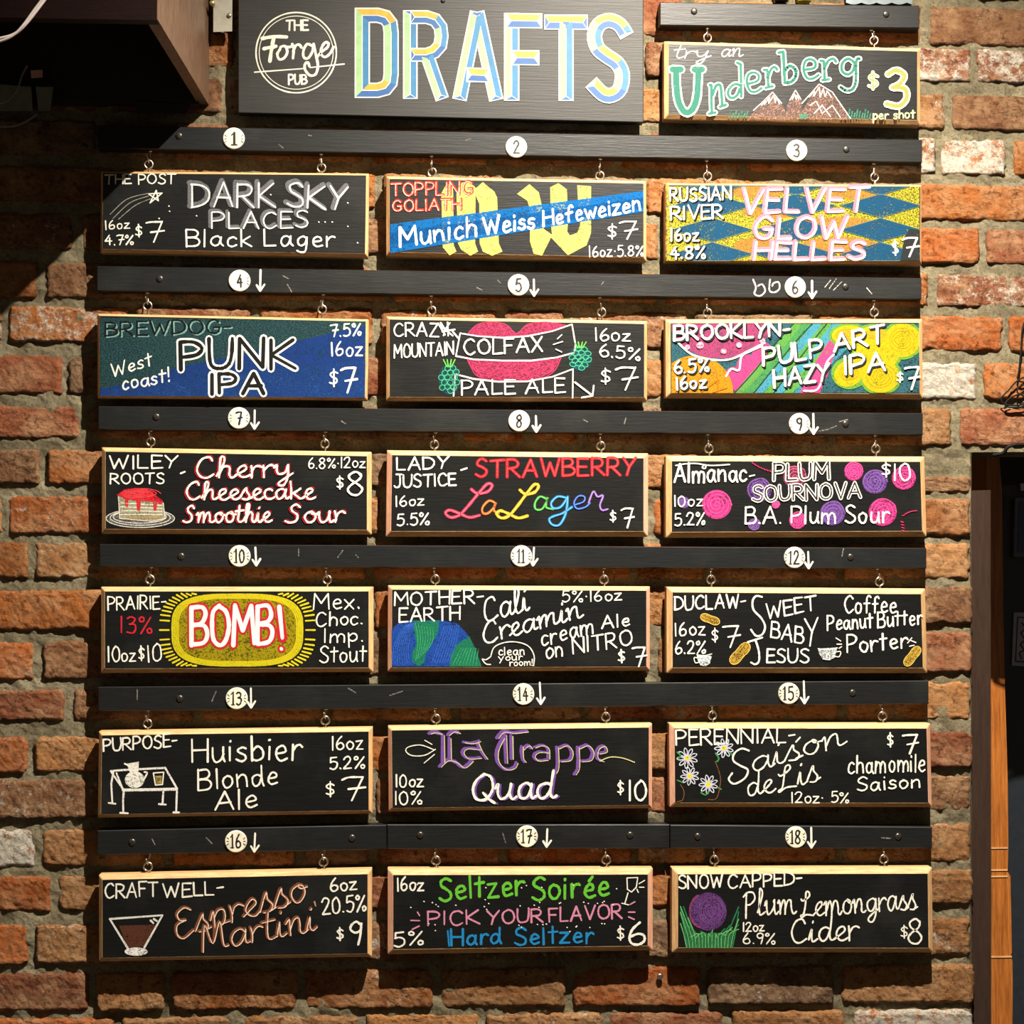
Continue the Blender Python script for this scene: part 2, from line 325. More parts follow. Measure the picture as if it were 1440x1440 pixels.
class Pen:
    """collects flat strokes in picture co-ordinates of one board; each call of build makes one part"""
    def __init__(s, parent, Y, zoom):
        s.parent = parent; s.Y = Y; s.ox, s.oy, s.k = zoom; s.layer = 0
    def pt(s, x, y, d=0.0): return at(s.ox+x*s.k, s.oy+y*s.k, s.Y-.00004*s.layer-d)
    def emit(s, name, polys, mat, label=None):
        s.layer += 1; mb = MB()
        for i, pg in enumerate(polys):
            d = (i % 16)*.0000018
            if isinstance(pg, tuple): vs, fs = pg; mb.add([s.pt(x, y, d) for x, y in vs], fs)
            else: mb.add([s.pt(x, y, d) for x, y in pg], [tuple(range(len(pg)))])
        o = mb.build(name, mat, s.parent)
        if label: o['label'] = label
        return o
    @staticmethod
    def ribbon(P, w, smooth=True, wob=.2, closed=False):
        """zoom-space stroke -> list of quad/disc polygons"""
        out = []; P = catmull(P, 5, closed) if smooth else list(P)
        if closed: P = P+[P[0]]
        def disc(c, r): out.append([(c[0]+r*math.cos(a*math.pi/4), c[1]+r*math.sin(a*math.pi/4)) for a in range(8)])
        Q = [P[0]]
        for p in P[1:]:
            if math.hypot(p[0]-Q[-1][0], p[1]-Q[-1][1]) > .3: Q.append(p)
        if len(Q) < 2: disc(P[0], w*.5); return out
        ws = [w*(1+rnd.uniform(-wob, wob)) for _ in Q]
        if smooth:
            L = []
            for i, p in enumerate(Q):
                a = Q[max(i-1, 0)]; b = Q[min(i+1, len(Q)-1)]; dx, dy = b[0]-a[0], b[1]-a[1]; l = math.hypot(dx, dy) or 1
                nx, ny = -dy/l*ws[i]*.5, dx/l*ws[i]*.5; L.append(((p[0]+nx, p[1]+ny), (p[0]-nx, p[1]-ny)))
            vs = [q for pr in L for q in pr]; fs = [(2*i, 2*i+1, 2*i+3, 2*i+2) for i in range(len(L)-1)]
            out.append((vs, fs)); disc(Q[0], ws[0]*.49); disc(Q[-1], ws[-1]*.49)
        else:
            for i in range(len(Q)-1):
                a, b = Q[i], Q[i+1]; dx, dy = b[0]-a[0], b[1]-a[1]; l = math.hypot(dx, dy) or 1; nx, ny = -dy/l*.5, dx/l*.5
                out.append([(a[0]+nx*ws[i], a[1]+ny*ws[i]), (a[0]-nx*ws[i], a[1]-ny*ws[i]), (b[0]-nx*ws[i+1], b[1]-ny*ws[i+1]), (b[0]+nx*ws[i+1], b[1]+ny*ws[i+1])])
            for i, q in enumerate(Q): disc(q, ws[i]*.49)
        return out
    def layout(s, text, x0, y0, x1, y1, h, style='p', slant=0.0, jit=.25):
        G = SCR if style == 's' else PR; gap = 1.7 if style == 'p' else 0.0; cur = 0; items = []
        for i, ch in enumerate(text):
            if ch == ' ': cur += 4 if style == 'p' else 5; continue
            wd, st = G[ch]; items.append((cur, st)); cur += wd+(gap if style == 'p' else (.9 if ch.isupper() else 0))
            last = gap if style == 'p' else 0
        tot = max(cur-last, .5) if len(text) > 1 else max(G[text][0], .5)
        sx = (x1-x0)/tot if len(text) > 1 or tot > 2 else h/10; sy = h/10; L = math.hypot(x1-x0, y1-y0) or 1
        ux, uy = (x1-x0)/L, (y1-y0)/L; strokes = []
        for cx, st in items:
            jx, jy = (rnd.uniform(-jit, jit)*.5 if style == 'p' else 0), rnd.uniform(-jit, jit)*(.7 if style == 'p' else .3); js = 1+rnd.uniform(-.04, .04)
            for sm, pts in st:
                q = []
                for a, b in pts:
                    b = b*js+jy; X = (cx+a+jx)*sx+b*slant*sy; Yv = b*sy
                    X += rnd.uniform(-.022, .022)*h; Yv += rnd.uniform(-.022, .022)*h
                    q.append((x0+X*ux+Yv*uy*.35, y0+X*uy-Yv*(ux if ux > .5 else 1)))
                strokes.append((sm, q))
        return strokes
    def text(s, text, x0, y0, x1, y1, h, w, col, style='p', slant=0.0, under=None, name='chalk_lettering', mat=None, jit=.45, cover=.92, off=(0, 0)):
        """under: list of (extra width colour dx dy) layers drawn first"""
        st = s.layout(text, x0, y0, x1, y1, h, style, slant, jit)
        for (uw, uc, dx, dy, cv) in (under or []):
            polys = []
            for sm, q in st: polys += s.ribbon([(a+dx, b+dy) for a, b in q], uw, sm, .06)
            s.emit(name, polys, mat if mat and uc is None else chalk(uc, cv) if uc else M['board'])
        polys = []
        for sm, q in st: polys += s.ribbon([(a+off[0], b+off[1]) for a, b in q], w*(.9 if not under or uw > w+2 else 1), sm)
        return s.emit(name, polys, mat or (chalk(col, cover) if col else M['board']))
    def line(s, strokes, w, col, smooth=True, name='chalk_drawing', cover=.9, mat=None, closed=False):
        m_ = mat or chalk(col, cover)
        if name == 'chalk_drawing' and len(strokes) <= 5:
            for q in strokes: o = s.emit(name, s.ribbon(q, w, smooth, .15, closed), m_)
            return o
        polys = []
        for q in strokes: polys += s.ribbon(q, w, smooth, .15, closed)
        o = s.emit(name, polys, m_)
        if name in ('chalk_drawing', 'chalk_dots', 'chalk_scratches') and len(strokes) > 1: o['kind'] = 'stuff'
        return o
    def fill(s, polys, col, name='chalk_drawing', cover=.72, streak=None, mat=None, grain=430):
        for pg in polys[:-1]: s.emit(name, [pg], mat or chalk(col, cover-.15, grain, streak))
        return s.emit(name, polys[-1:], mat or chalk(col, cover-.15, grain, streak))
def ell(cx, cy, rx, ry, n=28, a0=0, a1=360, rot=0):
    r = math.radians(rot); o = []
    for i in range(n+(0 if a1-a0 >= 360 else 1)):
        a = math.radians(a0+(a1-a0)*i/n); x, y = rx*math.cos(a), ry*math.sin(a)
        o.append((cx+x*math.cos(r)-y*math.sin(r), cy+x*math.sin(r)+y*math.cos(r)))
    return o
def fan(poly):
    """a concave-safe polygon as one ngon"""
    return poly
def scrib(cx, cy, rx, ry, n=5, turns=5):
    """spiral scribble"""
    o = []
    for i in range(turns*10+1):
        t = i/(turns*10); a = i*2*math.pi/10; o.append((cx+rx*t*math.cos(a)+rnd.uniform(-.05, .05)*rx, cy+ry*t*math.sin(a)+rnd.uniform(-.05, .05)*ry))
    return o
# ------------------------------------------------------------------ the brick wall
COURSES = [(-155,-108,-119,-70),(-90,-43,-55,-6),(-25,22,9,60),(40,87,69,113),(105,152,133,180),(170,217,195,243),(235,282,260,307),(300,348,322,369),(369,417,386,429),
 (431,479,445,492),(500,552,511,560),(571,615,575,625),(633,679,641,688),(699,749,702,752),(764,812,765,813),(831,885,826,876),(903,954,890,944),
 (971,1012,960,1011),(1037,1086,1030,1079),(1098,1150,1093,1140),(1168,1218,1160,1211),(1234,1281,1224,1272),(1302,1355,1293,1343),(1370,1422,1358,1410),(1434,1484,1421,1471),(1497,1546,1484,1534)]
LJ = {300:108,369:58,500:91,571:120,633:60,764:45,903:52,971:95,1037:44,1168:51,1302:45,1370:130}
RJ = {-25:1302,40:1369,105:1333,170:1420,300:1383,369:1313,431:1416,500:1379,571:1345}
XJ, XW = 1367, 1640                                   # door jamb, right end of the wall above the door
wrnd = random.Random(11)
mb = MB()
def mortar_grid(u0, v0, u1, v1, n, m):
    vs = []
    for j in range(m+1):
        for i in range(n+1):
            p = at(u0+(u1-u0)*i/n, v0+(v1-v0)*j/m, 0)
            q = noise.fractal(p*38, .8, 2.2, 5); q2 = noise.noise(p*9)
            p.y = .0058+q*.0050+q2*.0034
            vs.append(p)
    mb.add(vs, [(j*(n+1)+i, (j+1)*(n+1)+i, (j+1)*(n+1)+i+1, j*(n+1)+i+1) for j in range(m) for i in range(n)])
mortar_grid(-330, -170, XJ-1, 1560, 290, 300)
mortar_grid(XJ-1, -170, XW, 636, 46, 140)
mortar_grid(-900, -170, -330, 1560, 24, 70); mortar_grid(-900, -600, XW, -170, 80, 16); mortar_grid(-900, 1560, XJ-1, 2100, 80, 20)
# reveal of the doorway: jamb and soffit
a, b = at(XJ-1, 636, .003), at(XJ-1, 1560, .003)
mb.add([a, b, b+Vector((0, .12, 0)), a+Vector((0, .12, 0))], [(0, 1, 2, 3)])
c = at(XW, 634, .003); mb.add([a, c, c+Vector((0, .12, 0)), a+Vector((0, .12, 0))], [(3, 2, 1, 0)])
wall = mb.build('wall_back', M['mortar'], None, True); wall['kind'] = 'structure'
TONES = {'orange': (184, 112, 58), 'red': (158, 94, 64), 'brown': (148, 102, 70), 'tan': (186, 130, 80), 'dull': (132, 102, 78), 'deep': (186, 104, 52)}
def brick(u0, u1, co, tone, alpha, deep=False):
    l0, l1, r0, r1 = co; l0 -= 2; r0 -= 2; l1 += 2.5; r1 += 2.5
    def P(s, t):
        u = u0+(u1-u0)*s; k = (u-70)/1270
        return at(u, (l0+(r0-l0)*k)*(1-t)+(l1+(r1-l1)*k)*t, 0)
    ctr = P(.5, .5); sx = wrnd.uniform(0, 90); nx = max(6, int((u1-u0)/4.2)); nz = 12
    proud = wrnd.uniform(-.0025, .0022); tx, tz = wrnd.uniform(-.002, .002), wrnd.uniform(-.0016, .0016)
    W, H = (P(1, .5)-P(0, .5)).length, (P(.5, 1)-P(.5, 0)).length
    rad = wrnd.uniform(.0025, .009); vs = []
    def warp(s, t):
        """squash the square towards worn corners, then nibble at the rim"""
        a, b = (s-.5)*W, (t-.5)*H; ex, ez = W/2-rad, H/2-rad
        dx, dz = max(abs(a)-ex, 0), max(abs(b)-ez, 0)
        if dx > 0 and dz > 0:
            m = max(dx, dz); l = math.hypot(dx, dz); a = math.copysign(ex+dx*m/l, a); b = math.copysign(ez+dz*m/l, b)
        rim = max(abs(a)/(W/2), 0)**12+max(abs(b)/(H/2), 0)**5
        n1 = noise.noise(Vector((a*55+sx, b*55, sx))); n2 = noise.noise(Vector((a*140, b*140+sx, sx)))
        k = (n1*.0052+n2*.0040)*min(rim, 1)
        b -= math.copysign(max(k, -.003), b); a -= math.copysign(max(k, -.002), a)*(abs(a)/(W/2))
        return a/W+.5, b/H+.5
    for j in range(nz+1):
        for i in range(nx+1):
            s, t = i/nx, j/nz
            t2 = .5-.5*math.cos(math.pi*t) if nz > 3 else t; t2 = (t+t2)/2; s2 = s
            a, b = warp(s2, t2); p = P(a, b)
            e = min(min(s2, 1-s2)*W, min(t2, 1-t2)*H)
            fall = max(0, 1-e/.006)**2*.004
            q = Vector((p.x*42, sx, p.z*42)); rg = abs(noise.noise(Vector((p.x*70, sx, p.z*170))))+.5*abs(noise.noise(Vector((p.x*150, sx+9, p.z*330)))); y = proud-noise.fractal(q, .9, 2.1, 4)*.0013-noise.noise(q*.35)*.0016-rg*.0034+.0014
            y += tx*(s-.5)*2+tz*(t-.5)*2+fall
            vs.append(Vector((p.x, y, p.z)))
    fs = [(j*(nx+1)+i, (j+1)*(nx+1)+i, (j+1)*(nx+1)+i+1, j*(nx+1)+i+1) for j in range(nz) for i in range(nx)]
    ring = [i for i in range(nx+1)]+[j*(nx+1)+nx for j in range(1, nz+1)]+[nz*(nx+1)+i for i in range(nx-1, -1, -1)]+[j*(nx+1) for j in range(nz-1, 0, -1)]
    base = len(vs); back = .11 if deep else .016
    for r in ring: vs.append(Vector((vs[r].x, back, vs[r].z)))
    n = len(ring)
    for i in range(n):
        k = (i+1) % n; fs.append((ring[i], ring[k], base+k, base+i))
    o = obj('brick', vs, fs, M['brick'], wall, True, ctr)
    c = TONES[tone]; f = wrnd.uniform(.9, 1.1)
    l = lin(tuple(min(255, x*f) for x in c)); o.color = (l[0], l[1], l[2], alpha)
    return o
WHITE = {(1168, 0): 0.0, (1168, 57): 0.0, (431, 0): .58, (40, 1369): .25, (170, 0): .1, (500, 1379): .98, (300, 0): 1}
for co in COURSES:
    key = co[0]; js = []
    end = XJ if key >= 633 else XW
    x = LJ.get(key)
    if x is None: x = wrnd.choice([150, 165, 185, 140])
    js = [x]
    # to the left
    l = x
    while l > -330:
        l -= 178 if wrnd.random() > .25 else 90
        js.insert(0, max(l, -335))
    stop = RJ.get(key)
    target = stop if stop else end
    span = target-x; n = max(1, round(span/wrnd.choice([178, 178, 165, 150])))
    hs = [178 if wrnd.random() > .22 else 100 for _ in range(n)]
    while sum(hs) < span-70: hs.append(178 if wrnd.random() > .3 else 100)
    while sum(hs) > span+90 and len(hs) > 1: hs.pop()
    sc = span/sum(hs); r = x
    for h in hs: r += h*sc; js.append(r)
    if stop:
        while js[-1] < end-60: js.append(min(js[-1]+178, end))
        js[-1] = end
    else: js[-1] = end
    for i in range(len(js)-1):
        g = wrnd.uniform(3, 6.5); u0, u1 = js[i]+g, js[i+1]-(g if js[i+1] < end else (0 if end == XJ else g))
        if u1-u0 < 22: continue
        if end == XJ and i == len(js)-2: u1 = XJ+wrnd.uniform(-2, 4)
        mid = (u0+u1)/2
        tone = wrnd.choice(['orange', 'orange', 'red', 'tan', 'tan', 'brown', 'deep', 'dull'] if mid > 200 or key > 600 else ['red', 'brown', 'dull', 'tan', 'orange'])
        al = wrnd.choice([1, 1, 1, 1, .92, .8])
        if key == 1168 and mid < 137: al = .44; tone = 'orange'
        if key == 431 and mid < 140: al = .66; tone = 'orange'
        if key == 170 and 1250 < mid < 1420: al = .52; tone = 'orange'
        if key == 40 and u1 > 1300: al = .6; tone = 'red'
        if key == 500 and u0 < 1330 < u1: al = .44; tone = 'tan'
        if key == 1434 and u1 > 1300: al = .5
        if key == 369 and u0 > 1290: al = .7; tone = 'red'
        if key in (235,) and mid > 1300: tone = 'orange'; al = 1
        if key == 431 and 1300 < mid: tone = 'deep'; al = 1
        if key == 571 and mid > 1300: tone = 'red'; al = 1
        if key == 105 and mid > 1350: tone = 'brown'; al = 1
        if key == -25 and mid > 1300: tone = 'brown'; al = 1
        deep = (end == XJ and i == len(js)-2) or (key == 571 and u1 > XJ)
        cc = co
        if key == 633 and i == len(js)-2: cc = (672, 692, 671, 691); u0 = max(u0, 1296)
        brick(u0, u1, cc, tone, al, deep)
# ------------------------------------------------------------------ doorway on the right
def quadbox(name, uv, Y0, Y1, mat, parent=None, **kw):
    """a board seen as the px quad uv (front face at Y0), running straight back to Y1"""
    fr = [at(u, v, Y0) for u, v in uv]; m = MB(); m.hexa([fr[3], fr[2], fr[1], fr[0]], [Vector((p.x, Y1, p.z)) for p in (fr[3], fr[2], fr[1], fr[0])])
    return m.build(name, mat, parent, **kw)
brown = m_wood('brown_painted_timber', (46, 32, 26), (58, 42, 34), (30, 30, 3), .8, .15)
oak = m_wood('varnished_door_casing', (132, 72, 26), (196, 120, 52), (45, 45, 2.2), .4, .5)
navy = m_plain('navy_door_paint', (34, 40, 48), .45)
hall_dark = m_plain('unlit_hall_wall', (46, 40, 36), .9)  # unlit darkness of the hall is put into the wall colour
t1 = quadbox('trim_1', [(1360, 690), (1393, 689), (1394, 1560), (1360, 1560)], .022, .10, brown); t1['kind'] = 'structure'
m = MB(); ptsR = [(1402, 600), (1409, 690), (1411, 860), (1413, 960), (1417, 1090), (1418, 1190), (1417, 1226), (1421, 1232), (1423, 1340), (1421, 1343), (1424, 1352), (1424, 1560)]
for i in range(len(ptsR)-1):
    (a0, b0), (a1, b1) = ptsR[i], ptsR[i+1]
    fr = [at(1388, b1, .30), at(a1, b1, .30), at(a0, b0, .30), at(1388, b0, .30)]
    m.hexa(fr, [Vector((p.x, .40, p.z)) for p in fr])
t2 = m.build('trim_2', oak); t2['kind'] = 'structure'
m = MB()
for v0 in (1192, 1223, 1232, 1345):
    a, b = at(1394, v0, .2985), at(1417 if v0 < 1300 else 1423, v0+1.5, .2985); m.box((a.x, a.y, b.z), (b.x, a.y+.003, a.z))
o = m.build('nick', m_plain('bare_wood_nick', (214, 170, 116)), t2)
d1 = quadbox('door_1', [(1404, 682), (1800, 682), (1800, 1600), (1404, 1600)], .44, .48, navy); d1['kind'] = 'structure'
hg = quadbox('hinge', [(1408, 696), (1415, 696), (1415, 727), (1408, 727)], .434, .44, m_plain('black_hinge', (14, 14, 15)), d1)
iw = MB()
X0, X1 = at(XJ-60, 900, .0).x, at(1750, 900, .9).x+.5
iw.add([(X0-.4, .8, .3), (X1, .8, .3), (X1, .8, 3.0), (X0-.4, .8, 3.0)], [(0, 1, 2, 3)])
o = iw.build('wall_hall', hall_dark); o['kind'] = 'structure'
p = quadbox('framed_notice', [(1428, 700), (1505, 700), (1503, 784), (1426, 783)], .428, .4395, m_plain('notice_frame', (82, 92, 104)))
tag(p, 'framed blue notice hung high on the dark door, above the white one', 'notice')
quadbox('sheet', [(1433, 706), (1499, 706), (1498, 778), (1431, 777)], .427, .4285, m_plain('blue_sheet', (46, 66, 100)), p)
p = quadbox('paper_notice', [(1426, 861), (1500, 864), (1498, 940), (1423, 936)], .436, .4395, m_plain('white_sheet', (150, 152, 166)))
tag(p, 'white paper notice with dark border and script, on the dark door below the blue one', 'notice')
pn = Pen(p, .436, (0, 0, 1))
pn.line([[(1431, 868), (1494, 870), (1492, 933), (1428, 930), (1431, 868)]], 1.6, None, False, 'printed_border', mat=M['ink'])
pn.line([[(1436, 926), (1434, 918), (1440, 914), (1435, 906), (1441, 900), (1436, 890), (1442, 884), (1437, 876)], [(1452, 924), (1450, 908), (1456, 896), (1451, 880)], [(1466, 922), (1465, 900), (1470, 884)]], 2.0, None, True, 'printed_script', mat=M['ink'])
p = quadbox('door_sign', [(1436, 680), (1470, 680), (1470, 690), (1436, 690)], .432, .4395, m_plain('white_sign', (190, 192, 205)))
tag(p, 'small white strip sign at the very top of the dark door', 'sign')
# ------------------------------------------------------------------ cables
def cable(name, pts, r, mat, Y, label, cat, n=7):
    m = MB(); P = catmull([(u, v, y) for u, v, y in [(q+(Y,))[:3] if len(q) == 2 else q for q in pts]], 6)
    m.tube([at(u, v, y) for u, v, y in P], r, n); o = m.build(name, mat, None, True); return tag(o, label, cat)
rubber = m_plain('black_cable_rubber', (14, 14, 13), .7, spec=.2)
cable('hanging_cable', [(1466, 440), (1446, 446), (1438, 462), (1436, 490), (1433, 520), (1431, 532), (1437, 537), (1456, 540), (1462, 556), (1448, 570), (1430, 573), (1414, 571), (1417, 563),
      (1428, 556), (1444, 552), (1452, 545), (1444, 531), (1430, 536), (1418, 549), (1408, 560), (1411, 567), (1422, 570), (1436, 569), (1444, 562), (1438, 556), (1431, 552), (1432, 545), (1440, 541)], .0013, rubber, -.010,
      'black cable hanging in loose loops on the brick wall above the doorway', 'cable')
cable('lintel_cable', [(1396, 640, .006), (1411, 637, -.002), (1417, 629, -.007), (1428, 625.5, -.008), (1442, 625.5, -.007), (1470, 628, -.004), (1500, 630, .004)], .0028, rubber, 0, 'short black cable arching along the bricks just over the door opening', 'cable')
# small screws in the masonry
def wallscrew(u, v, label):
    r = root('wall_screw', at(u, v, 0), label, 'screw'); p = at(u, v, -.006)
    m = MB(); m.lathe(p+Vector((0, .012, 0)), (0, -1, 0), [(.0018, 0), (.0018, .010), (.0048, .012), (.0050, .0135), (.0035, .015), (.0012, .0146)], 14); m.build('screw_head', M['steel'], r, True)
wallscrew(928, 1373, 'pale screw in a brick between the two right boards of the bottom row')
# ------------------------------------------------------------------ cabinet in the top left corner
DC = .387
wR, zB = at(294, 148, 0).x, at(294, 148, 0).z; nR, nB = at(222, 28, -DC).x, at(222, 28, -DC).z
xL = at(-330, 0, 0).x; zT = zB+.34; th = .016
cab = root('wall_cabinet', ((xL+wR)/2, -DC/2, zB), 'dark red wooden cabinet with open underside projecting from the wall, top left corner', 'cabinet')
mah = m_wood('shaded_mahogany', (15, 4, 4), (24, 7, 6), (3, 30, 30), .5, .15); inner = m_plain('unpainted_cabinet_inside', (40, 34, 32), .8)  # front's shade outside the spot beam is put into the mahogany colour
side = m_wood('pale_end_panel', (88, 66, 50), (122, 94, 74), (22, 22, 5), .5)  # end panel wood, paler than the front panel
m = MB(); m.hexa([(nR-th, -DC, nB), (nR, -DC, nB), (nR, -DC, zT), (nR-th, -DC, zT)], [(wR-th, .002, zB), (wR, .002, zB), (wR, .002, zT), (wR-th, .002, zT)]); m.build('side_panel', side, cab)
m = MB(); m.box((xL, -DC-.002, nB-.001), (nR-.001, -DC+th, zT)); m.build('front_panel', mah, cab)
m = MB(); m.box((xL, -DC+th, zB+.22), (nR-th, 0, zB+.235)); m.build('inner_shelf', inner, cab)
m = MB(); m.box((xL, -.02, zB-.004), (wR-.014, .004, zB+.24)); m.build('back_panel', inner, cab)
m = MB(); m.box((xL-.012, -DC, zB), (xL, 0, zT)); m.build('side_panel', side, cab)
m = MB(); m.box((xL, -DC-.002, zT), (nR, 0, zT+.016)); m.build('top_panel', mah, cab)
m = MB(); m.hexa([at(190, 160, -.02), at(262, 160, -.02), at(268, 146, -.02), at(190, 140, -.02)], [at(190, 160, .004), at(262, 160, .004), at(268, 146, .004), at(190, 140, .004)]); m.build('rear_batten', inner, cab)
gm = m_plain('grey_plastic', (120, 122, 112), .6)
m = MB(); m.hexa([at(-30, 156, -.06), at(46, 156, -.06), at(44, 122, -.06), at(-30, 116, -.06)], [at(-30, 156, 0), at(46, 156, 0), at(44, 122, 0), at(-30, 116, 0)])
p = m.build('junction_box', gm); tag(p, 'grey box on the wall under the cabinet, left of the slimmer one', 'box')
m = MB(); m.hexa([at(54, 156, -.055), at(71, 156, -.055), at(75, 122, -.055), at(50, 122, -.055)], [at(54, 156, 0), at(71, 156, 0), at(75, 122, 0), at(50, 122, 0)])
p = m.build('power_adapter', gm); tag(p, 'slim grey adapter beneath the pinkish plug, under the cabinet', 'adapter')
m = MB(); m.hexa([at(44, 110, -.07), at(60, 109, -.07), at(60, 98, -.07), at(43, 99, -.07)], [at(44, 110, -.03), at(60, 109, -.03), at(60, 98, -.03), at(43, 99, -.03)])
p = m.build('cable_plug', m_plain('pinkish_plug', (226, 170, 156), .5)); tag(p, 'small pinkish plug in the dark under the cabinet', 'plug')
grey = m_plain('grey_cable', (120, 112, 108), .5); white = m_plain('white_cable', (212, 200, 196), .45)
cable('slack_cable', [(38, 92), (30, 108), (24, 126), (12, 140), (-4, 146), (-30, 150)], .0012, grey, -.09, 'thin dim cable looping down from the plug to the grey box', 'cable')
cable('low_cable', [(52, 160), (44, 166), (34, 172), (20, 177), (0, 178), (-30, 178)], .0022, grey, -.02, 'dim cable curving out of frame below the grey box', 'cable')
cable('white_cable', [(92, -40), (67, -6), (52, 14), (36, 34), (20, 48), (0, 54), (-30, 60)], .0020, white, -.45, 'upper strand of the pale twin cable in front of the cabinet', 'cable')
cable('white_cable', [(88, -40), (63, -6), (48, 14), (32, 36), (18, 50), (0, 58), (-30, 66)], .0016, white, -.452, 'thinner lower strand of the pale twin cable in front of the cabinet', 'cable')
# metal bracket beside the sign
br = root('metal_bracket', at(314, 44, -.03), 'flat grey metal bracket on the wall between cabinet and main sign', 'bracket')
gal = m_plain('galvanised_metal', (168, 164, 150), .5, .35)
m = MB(); m.hexa([at(300, 45, -.022), at(326.5, 44, -.022), at(327, -60, -.022), at(300, -60, -.022)], [at(300, 45, -.018), at(326.5, 44, -.018), at(327, -60, -.018), at(300, -60, -.018)]); m.build('plate', gal, br)
m = MB(); m.lathe(at(322.5, 22, -.022), (0, -1, 0), [(.0034, 0), (.0034, .002), (.0018, .0028)], 14); m.build('screw_head', M['steel'], br, True)
m = MB(); m.hexa([at(300, 45, -.018), at(303, 45, -.018), at(303, -60, -.018), at(300, -60, -.018)], [at(300, 45, .004), at(303, 45, .004), at(303, -60, .004), at(300, -60, .004)]); m.build('flange', gal, br)
m = MB(); m.lathe(at(299, 6, -.028), (0, -1, 0), [(.002, -.02), (.003, 0), (.0045, .001), (.0045, .006), (.003, .008)], 14)
p = m.build('brass_knob', m_plain('brass', (214, 196, 130), .3, .8), None, True); tag(p, 'small brass knob on the wall, left of the metal bracket', 'knob')
# ------------------------------------------------------------------ rails with numbers, hooks, screws
RB = -.024                                     # front of the rails
RINGS = {}
def disc(parent, n, cx, cy, r=15):
    m = MB(); c = at(cx, cy, RB); m.lathe(c, (0, -1, 0), [(r*S*1.0, 0), (r*S, .0022), (r*S*.94, .003)], 40)
    o = m.build('number_disc', M['disc'], parent); o['label'] = 'cream disc with the number %d' % n
    pn = Pen(o, RB-.0032, (cx, cy, 1)); s = str(n)
    if n == 1: pn.line([[(0.5, -8.5), (0.5, 8)]], 3.4, None, False, 'numeral', mat=M['ink']); pn.line([[(-3.5, 8.6), (4.2, 8.6)], [(-3.2, -5), (0.5, -8.5)]], 1.8, None, False, 'numeral', mat=M['ink'])
    elif len(s) == 1: pn.text(s, -3.6, 8.5, 3.8, 8.5, 17, 2.9, None, name='numeral', mat=M['ink'], jit=0)
    else:
        w0 = {'1': 2.6}; tot = sum(w0.get(k, 7.0) for k in s)+3.2; x = -tot/2
        for k in s:
            ww = w0.get(k, 7.0); pn.text(k, x, 9, x+ww, 9, 18, 2.5, None, name='numeral', mat=M['ink'], jit=0)
            if k == '1': pn.line([[(x-1.2, 9), (x+3.2, 9)], [(x-1.6, -5.5), (x+1.0, -8.5)]], 1.3, None, False, 'numeral', mat=M['ink'])
            x += ww+3.2
    tk = [[(sg*10.4, d), (sg*13, d*1.7)] for sg in (-1, 1) for d in (-3.2, 0, 3.2)]
    if n in (1, 7, 10, 11, 12, 14, 15, 16, 17, 18, 9, 13, 4): pn.line(tk if n != 4 else tk[3:], .8, None, False, 'tick_marks', mat=M['ink'])
def rail(label, q, discs, screws, hooks, arrows, Y1=.002, extra=None):
    ctr = at(sum(p[0] for p in q)/4, sum(p[1] for p in q)/4, 0)
    r = root('number_rail', ctr, label, 'rail', 'black rails the boards hang from')
    fr = [at(u, v, RB) for u, v in q]; b = .0012; fr = [fr[3], fr[2], fr[1], fr[0]]
    m = MB(); Yf = RB
    inn = [fr[0]+Vector((b, 0, b)), fr[1]+Vector((-b, 0, b)), fr[2]+Vector((-b, 0, -b)), fr[3]+Vector((b, 0, -b))]
    mid = [p+Vector((0, b, 0)) for p in fr]; back = [Vector((p.x, Y1, p.z)) for p in fr]
    m.loft([back, mid, inn]); m.f = [tuple(reversed(f)) for f in m.f]
    m.build('rail_board', M['rail'], r)
    for n, cx, cy in discs: disc(r, n, cx, cy)
    for u, v in screws:
        m = MB(); m.lathe(at(u, v, RB), (0, -1, 0), [(.0052, 0), (.0050, .0014), (.0030, .0024)], 16); o = m.build('screw_head', M['screw'], r, True)
        m = MB(); m.lathe(at(u, v, RB-.0024), (0, -1, 0), [(.0019, 0), (.0019, .0003)], 6); m.build('screw_recess', M['ink'], o)
    for hx, vr in hooks:                       # hx, and picture height of the ring that hangs on it
        k = (hx-q[3][0])/(q[2][0]-q[3][0]); vb = q[3][1]+(q[2][1]-q[3][1])*k
        zb = at(hx, vb, RB).z; Yh = -.020; x = at(hx, vr, Yh).x; zr = at(hx, vr, Yh).z+.0042
        m = MB(); lean = rnd.uniform(-.002, .002)
        pts = [(x-lean, -.013, zb+.006), (x-lean, -.013, zb-.002), (x-lean*.4, -.0135, zr+.009), (x, -.0145, zr+.003), (x, -.018, zr-.0016), (x, -.0225, zr+.0006), (x-.001, -.025, zr+.0058), (x-.0022, -.0262, zr+.0082)]
        m.tube(catmull(pts, 4), .0012, 7); hk = m.build('cup_hook', M['steel'], r, True)
        m = MB(); m.lathe((x-lean, -.013, zb), (0, 0, -1), [(.0012, 0), (.0034, .0002), (.0030, .0014), (.0012, .002)], 12); m.build('collar', M['steel'], hk, True)
    pn = Pen(r, RB, (0, 0, 1))
    for ax, ay0, ay1 in arrows:
        j = rnd.uniform(-1, 1)
        pn.line([[(ax-j, ay0), (ax+j*.5, ay1)], [(ax-5, ay1-8), (ax+j*.5, ay1), (ax+6, ay1-9)]], 2.8, (232, 228, 214), False, 'chalk_arrow', .95)
    if extra: extra(pn)
    return r
